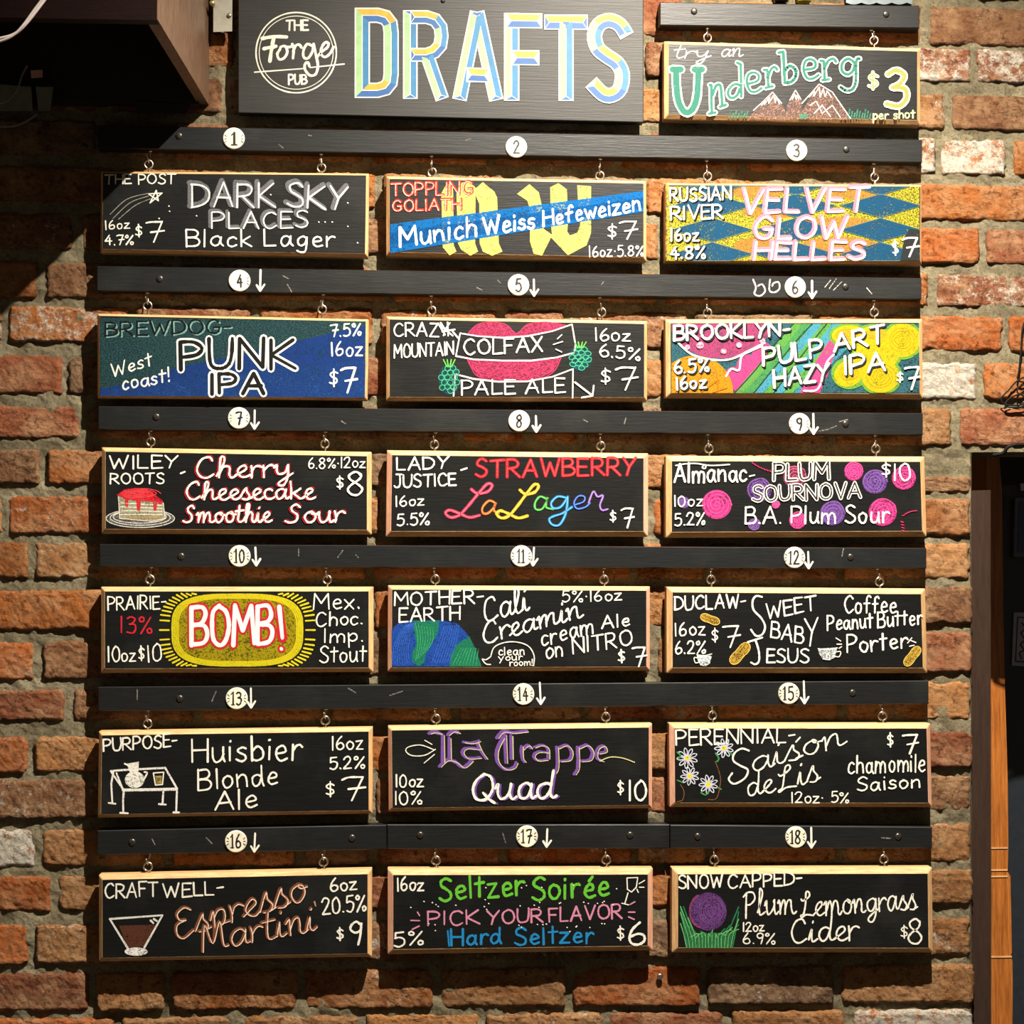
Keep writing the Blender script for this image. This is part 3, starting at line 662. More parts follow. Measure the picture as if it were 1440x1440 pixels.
def ghost(pn):
    g = (196, 196, 186)
    pn.line([[(1059, 393), (1063, 404), (1061, 413), (1069, 416), (1076, 409), (1072, 400), (1066, 402)], [(1083, 393), (1082, 408), (1089, 411), (1096, 406), (1095, 397), (1088, 398), (1086, 402)]], 2.2, g, True, 'chalk_sixes', .7)
    pn.line([[(1160, 404), (1168, 394)], [(1166, 406), (1176, 392)], [(1172, 408), (1184, 396)], [(1219, 405), (1226, 413)]], 1.2, g, False, 'chalk_scratches', .45)
def smudge(lst):
    return lambda pn: pn.line(lst, 1.6, (150, 148, 138), False, 'chalk_scratches', .45)
rail('short black rail at the upper right, above the shot board', [(928,3),(1293,8),(1293,39.5),(928,35.5)], [], [(976,16),(1246,20)], [(995,53),(1229,57)], [])
rail('black rail with discs 1, 2 and 3, topmost of the full-width rails', [(137,176),(1297,196.5),(1297,228.5),(137,208.5)], [(1,329,195),(2,726,207),(3,1120,212)], [(252,191),(1190,210)], [(209,231),(452,236),(607.5,242),(843.5,247),(995,248),(1230,249)], [], extra=smudge([[(655,197),(662,195)],[(392,203),(398,208)],[(434,190),(438,191)]]))
rail('black rail with discs 4, 5 and 6 and two chalked sixes', [(136,374),(1296,391),(1296,421),(136,409)], [(4,337,395),(5,729,401),(6,1118,404)], [(225,392),(1189,403)], [(207.5,430),(453,435),(607,436.5),(846,439),(995,440),(1229.5,439)], [(366,380,409),(751,393,416),(1142,395,419)],
     extra=lambda p: (ghost(p), smudge([[(398,388),(406,392)],[(404,400),(410,410)],[(670,404),(678,408)],[(700,394),(704,398)],[(846,400),(849,396)]])(p)))
rail('black rail directly above the boards with cheesecake, rainbow script and plums', [(138,571),(1298,581),(1298,611.5),(138,604)], [(7,336,588),(8,730,592),(9,1124,596)], [(220,586),(1189,596)], [(212,621),(457,624),(611,625),(845,627),(997,631),(1231.5,631)], [(358,577,603),(754,585,607),(1144,582,610)],
     extra=smudge([[(1152,606),(1164,604),(1176,599)],[(1180,593),(1192,590)],[(880,588),(878,596)],[(820,590),(826,593)],[(480,592),(486,596)]]))
rail('black rail directly above the boards with yellow burst, globe and peanuts', [(140,765),(1303,770.5),(1303,799.5),(140,797)], [(10,337,782),(11,733,782),(12,1117,784)], [(255,782),(1196,783)], [(211,815),(460,815),(612,814.5),(849.5,815),(1000,815),(1237,818)], [(360,770,795),(750,770,795),(1137,776,799)],
     extra=smudge([[(475,784),(482,774)],[(500,780),(504,784)],[(420,772),(420,782)],[(1186,772),(1184,782)]]))
rail('black rail directly above the boards with chalk table, purple blackletter and daisies', [(138,966),(1306,957),(1306,990),(138,1000)], [(13,333,982),(14,736,976),(15,1109,975)], [(253,982),(1199,974)], [(207.5,1017.5),(457.5,1013),(613,1010.5),(852,1008),(1002,1006),(1241,1007)], [(353,968,995),(760,960,990),(1131,958,989)],
     extra=smudge([[(193,970),(193,984)],[(298,986),(304,972)],[(548,978),(566,972)],[(490,968),(500,974)]]))
rail('left black rail of the bottom row, with disc 16', [(137,1168),(543.5,1160),(543.5,1194.5),(137,1202.5)], [(16,332,1183)], [(186,1184),(495,1178)], [(208,1218.5),(455,1212)], [(358,1172,1198)], extra=smudge([[(290,1178),(298,1186)],[(214,1180),(218,1188)]]))
rail('middle black rail of the bottom row, with disc 17', [(544.5,1159.5),(941.5,1159.5),(941.5,1193),(544.5,1194)], [(17,741,1176)], [(591,1174),(886,1174)], [(613,1210),(852.5,1209)], [(769,1166,1191)], extra=smudge([[(707,1172),(711,1185)]]))
rail('right black rail of the bottom row, with disc 18', [(942.5,1160),(1311,1163),(1311,1193),(942.5,1193)], [(18,1119,1177)], [(981,1176),(1263,1176)], [(1004.5,1209),(1243,1208)], [(1141,1164,1192)], extra=smudge([[(1240,1178),(1252,1179)]]))
# bottles and scalloped metal plate standing on the short rail
glass = m_plain('brown_bottle_glass', (34, 26, 18), .15); foil = m_plain('yellow_bottle_wrapper', (216, 190, 40), .5)
for (u, mt, lb) in ((1098.5, glass, 'dark miniature bottle on the short rail, left of the yellow one'), (1130.5, foil, 'yellow-wrapped miniature bottle on the short rail, beside the dark one')):
    base = at(u, 5, -.012); rt = root('miniature_bottle', base, lb, 'bottle')
    m = MB(); m.lathe(base+Vector((0, 0, .001)), (0, 0, 1), [(.009, 0), (.0115, .002), (.0118, .05), (.010, .058), (.005, .066), (.0048, .082)], 24); m.build('body', mt, rt, True)
    m = MB(); m.lathe(base+Vector((0, 0, .082)), (0, 0, 1), [(.0058, 0), (.0058, .012), (.005, .013)], 20); m.build('cap', M['ink'], rt, True)
m = MB(); top, bot = [], []
for i in range(49):
    u = 1190+i*93/48; v = 3.6+2.6*abs(math.sin(i*math.pi/11)); top.append(at(u, -40, -.022)); bot.append(at(u, v, -.022))
vs = top+bot+[p+Vector((0, .002, 0)) for p in top+bot]; n = 49
fs = [(i, n+i, n+i+1, i+1) for i in range(n-1)]+[(2*n+i+1, 3*n+i+1, 3*n+i, 2*n+i) for i in range(n-1)]+[(n+i, 3*n+i, 3*n+i+1, n+i+1) for i in range(n-1)]
o = obj('scalloped_plate', vs, fs, m_plain('dull_grey_metal', (118, 128, 132), .4, .6)); tag(o, 'grey metal plate with scalloped lower edge leaning above the short rail', 'plate')
# ------------------------------------------------------------------ boards
edgeH, edgeV = M['edge'], m_wood('bare_pine_edge_upright', (176, 132, 88), (226, 186, 132), (40, 40, 4))
edgeP = m_wood('pinkish_pine_edge', (196, 142, 116), (228, 176, 146), (40, 40, 4))
YR, YO, YF = -.009, -.028, -.034
def board(label, q, rings, ins=5.0, pink=False, group='chalk boards hanging from the rails'):
    """q = outline TL TR BR BL in the picture"""
    U0, V0 = 586, 807
    def c(u, v, left, topc):
        Y = YO
        p = at(u, v, YO)
        px = at(u, v, YR).x if ((left and u > U0) or (not left and u < U0)) else p.x
        pz = at(u, v, YR).z if ((topc and v > V0) or (not topc and v < V0)) else p.z
        return Vector((px, YO, pz))
    o = [c(*q[0], True, True), c(*q[1], False, True), c(*q[2], False, False), c(*q[3], True, False)]
    ctr = (o[0]+o[1]+o[2]+o[3])/4; r = root('hanging_chalkboard', Vector((ctr.x, YR, ctr.z)), label, 'chalkboard', group)
    d = ins*S; sg = [(1, -1), (-1, -1), (-1, 1), (1, 1)]
    inn = [Vector((p.x+a*d, YF, p.z+b*d)) for p, (a, b) in zip(o, sg)]
    bk = [Vector((p.x, YR, p.z)) for p in o]; br_ = [Vector((p.x+a*d, YR, p.z+b*d)) for p, (a, b) in zip(o, sg)]
    m = MB(); m.hexa([inn[3], inn[2], inn[1], inn[0]], [br_[3], br_[2], br_[1], br_[0]]); m.build('board_face', M['board'], r)
    e = .0011
    for i in range(4):
        k = (i+1) % 4; f = .0008
        A = [bk[i], o[i], inn[i]+Vector((0, -.0004, 0)), br_[i]]; Bq = [bk[k], o[k], inn[k]+Vector((0, -.0004, 0)), br_[k]]
        m = MB(); m.add(A+Bq, [(0, 4, 5, 1), (1, 5, 6, 2), (2, 6, 7, 3), (3, 7, 4, 0), (0, 1, 2, 3), (7, 6, 5, 4)])
        ob = m.build('wooden_edge', (edgeH if i % 2 == 0 else (edgeP if pink else edgeV)), r)
        bv = ob.modifiers.new('b', 'BEVEL'); bv.width = .0009; bv.segments = 2; bv.limit_method = 'ANGLE'
    for (hx, vr) in rings:
        p = at(hx, vr, -.020); m = MB(); R_ = .0062; k = (hx-q[0][0])/(q[1][0]-q[0][0]); zt = o[0].z+(o[1].z-o[0].z)*k
        a0 = -math.pi/2+.1; yaw = rnd.uniform(-.25, .25); pts = []
        for j in range(21):
            a = a0+j*(2*math.pi-.35)/20; pts.append((p.x+R_*math.cos(a)*math.cos(yaw), p.y+R_*math.cos(a)*math.sin(yaw), p.z+R_*math.sin(a)))
        pts = [(p.x, p.y, zt-.006), (p.x, p.y, min(zt, p.z-R_)-.0)]+pts
        m.tube(pts, .0014, 7); m.build('screw_eye', M['steel'], r, True)
    return r
# ------------------------------------------------------------------ main sign
WH = (240, 236, 226)
SY = -.028
sg_root = root('pub_sign', at(620, 80, 0), 'large charcoal sign with circular pub emblem and DRAFTS in faceted letters', 'sign')
q = [at(335, -36, SY), at(905, -24, SY), at(905, 172, SY), at(335, 158.5, SY)]
m = MB(); m.hexa([q[3], q[2], q[1], q[0]], [Vector((p.x, -.009, p.z)) for p in (q[3], q[2], q[1], q[0])]); o = m.build('sign_board', M['sign'], sg_root)
bv = o.modifiers.new('b', 'BEVEL'); bv.width = .0012; bv.segments = 2
for u in (420, 820):
    m = MB(); p = at(u, 60, -.009); m.box((p.x-.02, -.009, p.z-.03), (p.x+.02, .006, p.z+.05)); m.build('rear_cleat', M['rail'], sg_root)
for u, v in ((623, 1),):
    m = MB(); m.lathe(at(u, v, SY), (0, -1, 0), [(.0036, 0), (.0034, .0012), (.002, .002)], 14); m.build('screw_head', M['ink'], sg_root, True)
pn = Pen(sg_root, SY, (0, 0, 1))
def mp(c): return m_plain('sign_paint_%d_%d_%d' % c, c, .55)
CW = mp((212, 210, 192)); CY = mp((190, 134, 22)); CG = mp((128, 164, 112)); CB = mp((2, 72, 132)); CL = mp((18, 98, 142))
pn.line([ell(416.5, 74, 56.5, 56.5, 60)], 2.0, None, False, 'emblem_ring', mat=CW, closed=True)
pn.line([ell(416.5, 74, 52, 51.5, 60)], 1.0, None, False, 'emblem_ring', mat=CW, closed=True)
pn.text('THE', 402.5, 42.5, 433, 42.5, 14, 2.7, None, name='painted_lettering', mat=CW, jit=0)
pn.text('PUB', 406, 118.5, 431.5, 118, 13, 2.8, None, name='painted_lettering', mat=CW, jit=0)
pn.line([[(369, 54), (386, 51.5), (403, 52)], [(385, 53), (382, 68), (379.5, 86)], [(371, 68.5), (380, 66.5), (388, 65)]], 5.0, None, True, 'painted_lettering', mat=CW)
pn.line([[(394, 69), (390, 76), (393, 83.5), (400, 81), (404, 73), (401, 65), (395, 66), (394, 69)], [(401, 66), (408, 66), (412, 63)], [(411, 62), (413, 68), (412, 82)], [(412.5, 72), (416, 64), (421, 63), (424, 67)],
         [(438, 64), (432, 62), (427, 70), (427, 80), (433, 82), (439, 73), (441, 62)], [(441, 62), (444, 76), (447, 92), (444, 104), (436, 106), (429, 98), (429, 90), (433, 88), (435, 93)], [(446, 80), (452, 73), (460, 67), (462, 61), (457, 60), (452, 68), (452, 77), (458, 80), (465, 74), (469, 66)]], 3.6, None, True, 'painted_lettering', mat=CW)
pn.line([[(358, 101.5), (426, 96.5)], [(436, 95), (484, 90)]], 1.8, None, False, 'painted_line', mat=CW)
def facet(strokes, w, ends):
    """wide outline, then the two facets either side of the spine coloured by which way they face"""
    outl, spine = [], []; fac = {}
    for closed, P in strokes:
        n = len(P); off = []
        for i in range(n):
            a = P[(i-1) % n] if closed or i else None; c = P[(i+1) % n] if closed or i < n-1 else None; b = P[i]
            def nrm(p, q_):
                dx, dy = q_[0]-p[0], q_[1]-p[1]; l = math.hypot(dx, dy); return (-dy/l, dx/l)
            ns = ([nrm(a, b)] if a else [])+([nrm(b, c)] if c else [])
            sx_, sy_ = sum(k[0] for k in ns), sum(k[1] for k in ns); l = math.hypot(sx_, sy_); sx_, sy_ = sx_/l, sy_/l
            k = 1/max(.5, sx_*ns[0][0]+sy_*ns[0][1]); off.append((sx_*k, sy_*k))
        segs = n if closed else n-1
        for i in range(segs):
            k = (i+1) % n; a, b = P[i], P[k]; dx, dy = b[0]-a[0], b[1]-a[1]; l = math.hypot(dx, dy)
            for sgn in (1, -1):
                nx, ny = -dy/l*sgn, dx/l*sgn
                h = w*.5-1.0; i0 = .55
                col = CY if ny < -.6 else (CB if ny > .5 else (CG if nx < 0 else CL))
                pg = [(a[0]+off[i][0]*sgn*i0, a[1]+off[i][1]*sgn*i0), (b[0]+off[k][0]*sgn*i0, b[1]+off[k][1]*sgn*i0), (b[0]+off[k][0]*sgn*h, b[1]+off[k][1]*sgn*h), (a[0]+off[i][0]*sgn*h, a[1]+off[i][1]*sgn*h)]
                if not closed and i == 0:
                    f = h/l; pg[3] = (pg[3][0]+dx/l*1.2, pg[3][1]+dy/l*1.2); pg[0] = (pg[0][0]+dx/l*h*.8, pg[0][1]+dy/l*h*.8)
                if not closed and i == segs-1:
                    pg[2] = (pg[2][0]-dx/l*1.2, pg[2][1]-dy/l*1.2); pg[1] = (pg[1][0]-dx/l*h*.8, pg[1][1]-dy/l*h*.8)
                fac.setdefault(col.name, (col, []))[1].append(pg)
            H = w*.5+.7
            outl.append([(a[0]+off[i][0]*H, a[1]+off[i][1]*H), (b[0]+off[k][0]*H, b[1]+off[k][1]*H), (b[0]-off[k][0]*H, b[1]-off[k][1]*H), (a[0]-off[i][0]*H, a[1]-off[i][1]*H)])
        if not closed and ends:
            for (e, f) in ((P[0], P[1]), (P[-1], P[-2])):
                dx, dy = f[0]-e[0], f[1]-e[1]; l = math.hypot(dx, dy); dx, dy = dx/l, dy/l; h = w*.5-1.6
                fac.setdefault(CB.name, (CB, []))[1].append([(e[0]-dy*h+dx*1.2, e[1]+dx*h+dy*1.2), (e[0]+dy*h+dx*1.2, e[1]-dx*h+dy*1.2), (e[0]+dx*h*.75, e[1]+dy*h*.75)])
    pn.emit('faceted_letter', outl, CW)
    for col, pl in fac.values():
        for g_ in pl: pn.emit('letter_facet', [g_], col); pn.layer -= .9
    pn.layer += 1
facet([(True, [(509.5, 21.5), (531, 21.5), (542, 24.5), (548.5, 33), (550, 46), (550, 104), (548.5, 116), (542, 124), (531, 127), (509.5, 127)])], 20, 0)
facet([(False, [(577, 14.5), (577, 139)])], 19, 1)
facet([(False, [(577, 24), (600, 24), (612, 28), (619.5, 38), (621, 51), (619, 64), (611, 73), (600, 77), (577, 77)]), (False, [(600, 76), (622, 139.5)])], 18, 1)
facet([(False, [(671, 16.5), (646, 140.5)]), (False, [(671, 16.5), (698, 141)])], 19, 1); facet([(False, [(656, 105), (688, 106)])], 19, 0)
facet([(False, [(719.5, 18), (719.5, 141.5)])], 20, 1); facet([(False, [(712, 29), (762.5, 29.5)]), (False, [(720, 81), (758.5, 81.5)])], 20, 0)
facet([(False, [(765.5, 31), (826.5, 31.5)]), (False, [(796, 28), (796, 142)])], 20, 1)
S_ = catmull([(600+a/4.5, b/4.5) for a, b in [(1268, 228), (1222, 158), (1155, 130), (1092, 155), (1062, 225), (1082, 305), (1140, 355), (1205, 400), (1238, 470), (1225, 560), (1175, 602), (1115, 595), (1040, 520)]], 3)
facet([(False, S_)], 20, 0)
# ------------------------------------------------------------------ the boards
def zoomer(r, ox, oy, k=.2916667): return Pen(r, YF-.0004, (ox, oy, k))
WC = (226, 223, 211)
RED, PINK, YEL, GRN, BLU, PUR, BRN = (214, 44, 60), (226, 84, 140), (236, 222, 60), (96, 190, 110), (28, 120, 200), (132, 84, 170), (124, 76, 52)
def outlined(p, *a, wo, wi, col, inner=None, **kw):
    p.text(*a, wi, inner, under=[(wo, col, 0, 0, .95)], **kw)
# shot board
r = board('wider-lettered shot board with snowy mountains and green word, top right under the short rail', [(931,58),(1294,68.5),(1294,181),(931,172.5)], [(995,53),(1229,57)], 6)
p = zoomer(r, 900, 0, .2847)
p.text('try', 160, 288, 345, 286, 62, 5.5, WC, 's', .25); p.text('an', 395, 280, 505, 278, 62, 5.5, WC, 's', .2)
TEAL = (62, 122, 106)
mt = (150, 116, 104)
p.fill([[(530, 590), (590, 520), (655, 455), (705, 520), (740, 592)], [(720, 590), (725, 520), (768, 445), (800, 500), (800, 590)], [(775, 590), (850, 470), (885, 415), (960, 470), (1040, 592)]], mt, cover=.5)
p.line([[(560, 545), (610, 500), (655, 455), (700, 510)], [(600, 520), (620, 500), (615, 515), (640, 480), (636, 510), (660, 470), (668, 508), (672, 480), (690, 512)], [(740, 495), (768, 445), (795, 490)], [(752, 490), (765, 465), (772, 492), (775, 470), (785, 490)], [(800, 510), (850, 455), (885, 415), (950, 455), (1040, 585)], [(835, 480), (860, 450), (858, 475), (885, 430), (890, 480), (905, 440), (915, 478), (925, 450), (945, 480)], [(840, 520), (870, 500), (900, 560), (950, 520), (990, 580)], [(860, 560), (900, 520), (940, 575)]], 4, WC, False, cover=.8)
p.line([[(640+i*9, 585), (650+i*11, 545-(i % 3)*12), (660+i*10, 585)] for i in range(0)]+[[(440+i*14, 582), (448+i*14, 548+(i % 2)*12)] for i in range(7)]+[[(1030+i*13, 584), (1036+i*13, 540+(i % 3)*10)] for i in range(9)]+[[(790+i*8, 585), (794+i*8, 565)] for i in range(5)], 7, (70, 132, 110), True, cover=.55)
def U(strokes, w1, w2, sm=False):
    a = []; 
    for q_ in strokes: a += p.ribbon(q_, w1, sm, .06)
    p.emit('chalk_lettering', a, chalk((226, 236, 226), .97)); a = []
    for q_ in strokes: a += p.ribbon(q_, w2, sm, .06)
    p.emit('chalk_lettering', a, chalk(TEAL, .9))
U([catmull([(178, 350), (180, 420), (190, 500), (215, 548), (240, 555), (265, 530), (282, 470), (289, 350)], 4), [(160, 343), (202, 343)], [(270, 343), (308, 343)]], 46, 32)
U([[(345, 420), (352, 420), (355, 560)], [(340, 562), (372, 556)], catmull([(358, 470), (375, 425), (395, 420), (402, 460), (406, 520)], 3), [(395, 528), (424, 518)]], 27, 15)
U([catmull([(500, 425), (470, 415), (440, 440), (436, 470), (455, 485), (480, 470), (492, 440)], 3), [(480, 310), (498, 318), (500, 478)]], 26, 14)
U([catmull([(530, 415), (580, 400), (585, 370), (560, 358), (535, 370), (528, 410), (545, 450), (575, 452), (600, 435)], 3)], 24, 13)
U([[(612, 345), (628, 345), (635, 430)], [(620, 434), (655, 426)], catmull([(633, 380), (645, 345), (665, 330), (678, 345)], 3)], 26, 14)
U([[(685, 260), (708, 256), (715, 410)], catmull([(715, 350), (740, 325), (768, 345), (768, 380), (745, 405), (718, 408)], 3)], 28, 16)
U([catmull([(812, 345), (862, 335), (865, 305), (840, 292), (815, 305), (808, 345), (825, 385), (855, 388), (882, 370)], 3)], 25, 14)
U([[(892, 300), (908, 302), (912, 390)], [(900, 396), (935, 392)], catmull([(912, 335), (930, 300), (955, 290), (968, 305)], 3)], 26, 14)
U([catmull([(1060, 310), (1030, 290), (1000, 310), (998, 350), (1025, 368), (1052, 350), (1062, 310)], 3), catmull([(1085, 290), (1068, 300), (1066, 400), (1050, 440), (1020, 448), (990, 430)], 3)], 26, 15)
outlined(p, '$', 1128, 440, 1175, 438, 82, wo=17, wi=8, col=(226, 232, 196), inner=(140, 150, 76))
outlined(p, '3', 1215, 530, 1315, 525, 175, wo=36, wi=22, col=(226, 236, 206), inner=(150, 152, 80))
p.text('per shot', 1150, 590, 1358, 582, 42, 8, (222, 222, 160), jit=.4)
# 1
r = board('board below disc 1, grey block words over white words, shooting star at left', [(142,241),(519.5,244),(518,365),(141,358.5)], [(209,231),(452,236)], 4)
p = zoomer(r, 120, 170)
p.text('THE POST', 95, 305, 435, 302, 46, 7, WC); p.text('16oz', 96, 525, 214, 515, 42, 6.5, WC); p.text('4.7%', 95, 598, 230, 596, 46, 7, WC)
p.text('$', 242, 560, 272, 558, 58, 7, WC); p.text('7', 288, 585, 372, 583, 100, 9, WC)
p.line([[(312, 395), (342, 335), (352, 385), (305, 352), (370, 348), (312, 395)]], 6, WC, False)
p.line([[(120, 450), (200, 378), (300, 350)], [(132, 472), (215, 395), (305, 362)], [(160, 474), (240, 408), (315, 375)]], 3.5, (170, 168, 160), cover=.7)
for (t, a, b, c, d, h, w1, w2) in (('DARK', 505, 408, 905, 405, 112, 26, 9), ('SKY', 965, 405, 1255, 425, 115, 26, 9), ('PLACES', 605, 512, 1065, 505, 78, 17, 7)):
    p.text(t, a, b, c, d, h, w2, WC, off=(9, 8), under=[(w1, (112, 112, 118), 0, 0, .8)])
p.text('Black Lager', 485, 606, 1205, 604, 80, 9, WC)
p.line([[(x, y), (x+2, y+1)] for x, y in ((402, 410), (405, 435), (535, 457), (1265, 395), (1125, 487), (1155, 487), (1190, 487), (1265, 508), (1312, 587), (355, 470), (893, 355))], 6, WC, False)
# 2
r = board('board below disc 2, blue diagonal band over pale yellow letters, red heading', [(543,248),(909,254.5),(909,371),(543,363.5)], [(607.5,242),(843.5,247)], 5)
p = zoomer(r, 520, 170)
PY = (208, 204, 104)
p.fill([[(345, 350), (372, 300), (400, 320), (402, 350), (405, 600), (418, 630), (385, 648), (352, 610)], [(418, 350), (440, 300), (470, 290), (510, 320), (508, 590), (522, 630), (485, 650), (440, 620), (425, 590)], [(500, 335), (545, 295), (600, 340), (614, 370), (622, 590), (640, 630), (590, 650), (545, 630), (530, 590), (528, 400)],
        [(710, 352), (770, 305), (815, 345), (832, 420), (838, 520), (880, 550), (830, 650), (790, 640), (772, 580), (775, 440), (760, 385)], [(870, 320), (910, 300), (950, 330), (956, 480), (950, 560), (880, 560), (872, 480)], [(1000, 310), (1067, 315), (1067, 540), (1045, 600), (955, 648), (872, 560), (910, 515), (938, 515), (965, 552), (1000, 540), (1015, 500), (1005, 400)]], PY, cover=.93)
p.fill([[(98, 498), (1320, 338), (1320, 438), (98, 638)]], (18, 98, 166), cover=.88)
p.fill([[(98, 540), (600, 470), (900, 430), (1320, 370), (1320, 420), (800, 510), (300, 580), (98, 600)]], (10, 70, 136), cover=.45)
for t, a, b, c, d, h in (('TOPPLING', 104, 360, 495, 354, 62), ('GOLIATH', 112, 433, 440, 428, 52)):
    p.text(t, a, b, c, d, h, 6, (244, 200, 180), off=(-2, 2), under=[(13, (206, 44, 34), 0, 0, .95)], cover=.55)
p.text('Munich', 145, 610, 520, 553, 92, 13, WC); p.text('Weiss', 552, 548, 795, 515, 80, 13, WC); p.text('Hefeweizen', 840, 508, 1310, 430, 76, 12, WC)
p.text('$', 1148, 565, 1190, 563, 66, 8, WC); p.text('7', 1200, 570, 1285, 568, 85, 9, WC); p.text('16oz·5.8%', 1055, 655, 1318, 650, 50, 6.5, WC)
# 3
r = board('board below disc 3, blue and yellow harlequin diamonds behind pink words', [(933,257.5),(1296,260),(1296,375.5),(933,371)], [(995,248),(1230,249)], 4)
p = zoomer(r, 900, 170)
x0, x1, y0, y1 = 128, 1346, 316, 674
p.fill([[(x0, y0), (x1, y0), (x1, y1), (x0, y1)]], (176, 168, 48), cover=.68, streak=(1, 1, 1))
p.fill([ell(960, 500, 190, 36), ell(640, 440, 150, 30), ell(960, 600, 190, 40), ell(1040, 350, 160, 30), ell(560, 345, 130, 30), ell(560, 600, 110, 36)], (176, 116, 58), cover=.66)
def clip(poly):
    for ax, lim, keep in ((0, x0, 1), (0, x1, -1), (1, y0, 1), (1, y1, -1)):
        out = []
        for i in range(len(poly)):
            a, b = poly[i-1], poly[i]; ia, ib = (a[ax]-lim)*keep >= 0, (b[ax]-lim)*keep >= 0
            if ia != ib:
                t = (lim-a[ax])/(b[ax]-a[ax]); out.append((a[0]+(b[0]-a[0])*t, a[1]+(b[1]-a[1])*t))
            if ib: out.append(b)
        poly = out
        if not poly: return None
    return poly
ds = []
for cx in (-60, 348, 752, 1160):
    for cy in (300, 409, 525, 642):
        g = clip([(cx-196, cy), (cx, cy-57), (cx+196-(0), cy), (cx, cy+57)])
        if g: ds.append(g)
p.fill(ds, (24, 74, 108), cover=.86)
p.line([pg+[pg[0]] for pg in ds], 3, (96, 120, 112), False, cover=.6)
p.fill([[(1255, 674), (1275, 560), (1300, 520), (1346, 525), (1346, 674)]], (44, 46, 48), cover=.97)
blk = (24, 24, 22)
for t, a, b, c, d, h in (('RUSSIAN', 145, 388, 440, 380, 62), ('RIVER', 148, 478, 400, 468, 66), ('16oz', 148, 580, 283, 576, 58), ('4.8%', 148, 664, 312, 662, 58)):
    p.text(t, a, b, c, d, h, 9, WC, under=[(11, blk, 6, 5, .98)])
for t, a, b, c, d, h, sl in (('VELVET', 488, 438, 1085, 436, 115, .12), ('GLOW', 545, 565, 985, 560, 100, .12), ('HELLES', 545, 665, 1075, 662, 82, .12)):
    p.text(t, a, b, c, d, h, 10, (246, 226, 214), slant=sl, off=(6, 5), under=[(24, (224, 130, 150), 0, 0, .85)])
p.text('$', 1218, 648, 1245, 646, 72, 8, WC); p.text('7', 1262, 652, 1338, 650, 92, 10, WC)
# 4
r = board('board below disc 4, teal and deep blue ground with black outlined capitals', [(137,441),(519,449),(517,564.5),(137,561.5)], [(207.5,430),(453,435)], 4)
p = zoomer(r, 120, 370)
p.fill([[(72, 262), (1350, 280), (1348, 648), (72, 640)]], (48, 88, 94), cover=.55, grain=420, streak=(1, 1, 2.2))
p.fill([[(72, 606), (240, 575), (450, 500), (760, 440), (1000, 380), (1352, 300), (1348, 648), (72, 640)]], (26, 56, 122), cover=.85)
p.fill([[(72, 618), (500, 560), (1352, 470), (1348, 648), (72, 640)]], (40, 80, 150), cover=.35)
p.text('BREWDOG-', 97, 350, 700, 338, 66, 9, (22, 22, 24), off=(0, 0), under=[(9, (130, 178, 170), 7, 5, .7)], cover=.98)
for t, a, b, c, d, h in (('PUNK', 462, 515, 1005, 505, 138), ('IPA', 605, 630, 860, 630, 92)):
    p.text(t, a, b, c, d, h, 20, None, under=[(37, WC, 0, 0, .95)])
p.text('West', 130, 552, 330, 490, 66, 8, WC); p.text('coast!', 178, 612, 412, 568, 66, 9, WC)
p.text('7.5%', 1182, 356, 1326, 348, 58, 8, WC); p.text('16oz', 1184, 448, 1335, 444, 66, 8, WC); p.text('$', 1178, 590, 1218, 588, 76, 8, WC); p.text('7', 1232, 625, 1308, 622, 122, 12, WC)
# 5
r = board('board below disc 5, pink lips behind two lettered banners and green hop cones', [(543,445),(910,451.5),(910,566),(543,565.5)], [(607,436.5),(846,439)], 5)
p = zoomer(r, 520, 370)
LP = (200, 62, 104)
p.fill([[(475, 336), (520, 296), (590, 283), (660, 298), (708, 340), (704, 356), (600, 362), (500, 350)], [(706, 340), (760, 296), (850, 284), (945, 300), (880, 330), (800, 348), (704, 356)], [(470, 465), (600, 472), (800, 472), (922, 458), (882, 525), (800, 562), (650, 570), (520, 545), (490, 500)]], LP, cover=.68, streak=(1, 1, 2))
p.line([[(475, 336), (520, 296), (590, 283), (660, 298), (708, 340), (760, 296), (850, 284), (945, 300)], [(470, 465), (490, 505), (525, 548), (650, 570), (800, 564), (885, 525), (922, 458)]], 4, LP, cover=.9)
p.line([[(415, 448), (436, 338), (520, 352), (640, 360), (760, 352), (880, 328), (975, 295), (992, 395), (985, 432), (900, 455), (780, 470), (640, 470), (500, 464), (415, 448)], ], 7, (240, 214, 216), False, cover=.85)
p.line([[(404, 640), (412, 535), (500, 558), (620, 572), (760, 570), (880, 548), (980, 510), (978, 650)]], 7, (240, 226, 222), False, cover=.85)
hop = (70, 176, 130)
for cx, cy, rx, ry in ((383, 560, 52, 76), (1015, 458, 56, 62)):
    p.fill([ell(cx, cy, rx, ry, 20)], (30, 96, 110), cover=.5)
    p.line([ell(cx+rx*(.66*dx*(1-.35*abs(dy))+(.2 if k_ % 2 else -.12)*.8), cy+dy*ry+rnd.uniform(-4, 4), rx*.26, ry*.17, 7, rot=rnd.uniform(-30, 30)) for k_, dy in enumerate((-.72, -.42, -.12, .18, .48, .76)) for dx in (-1, -.1, .9) if dx*dx*.5+dy*dy < .95], 4, hop, cover=.85, closed=True)
    p.line([[(cx+dx*.4, cy-ry*.8), (cx+dx, cy-ry*1.25)] for dx in (-28, -10, 10, 28)], 6, (110, 206, 90))
p.text('CRAZY', 116, 355, 385, 352, 62, 8, WC); p.line([[(340, 300), (400, 350)], [(375, 285), (378, 350)], [(350, 330), (410, 320)], [(330, 290), (362, 345)], [(400, 330), (425, 360)]], 8, WC, False)
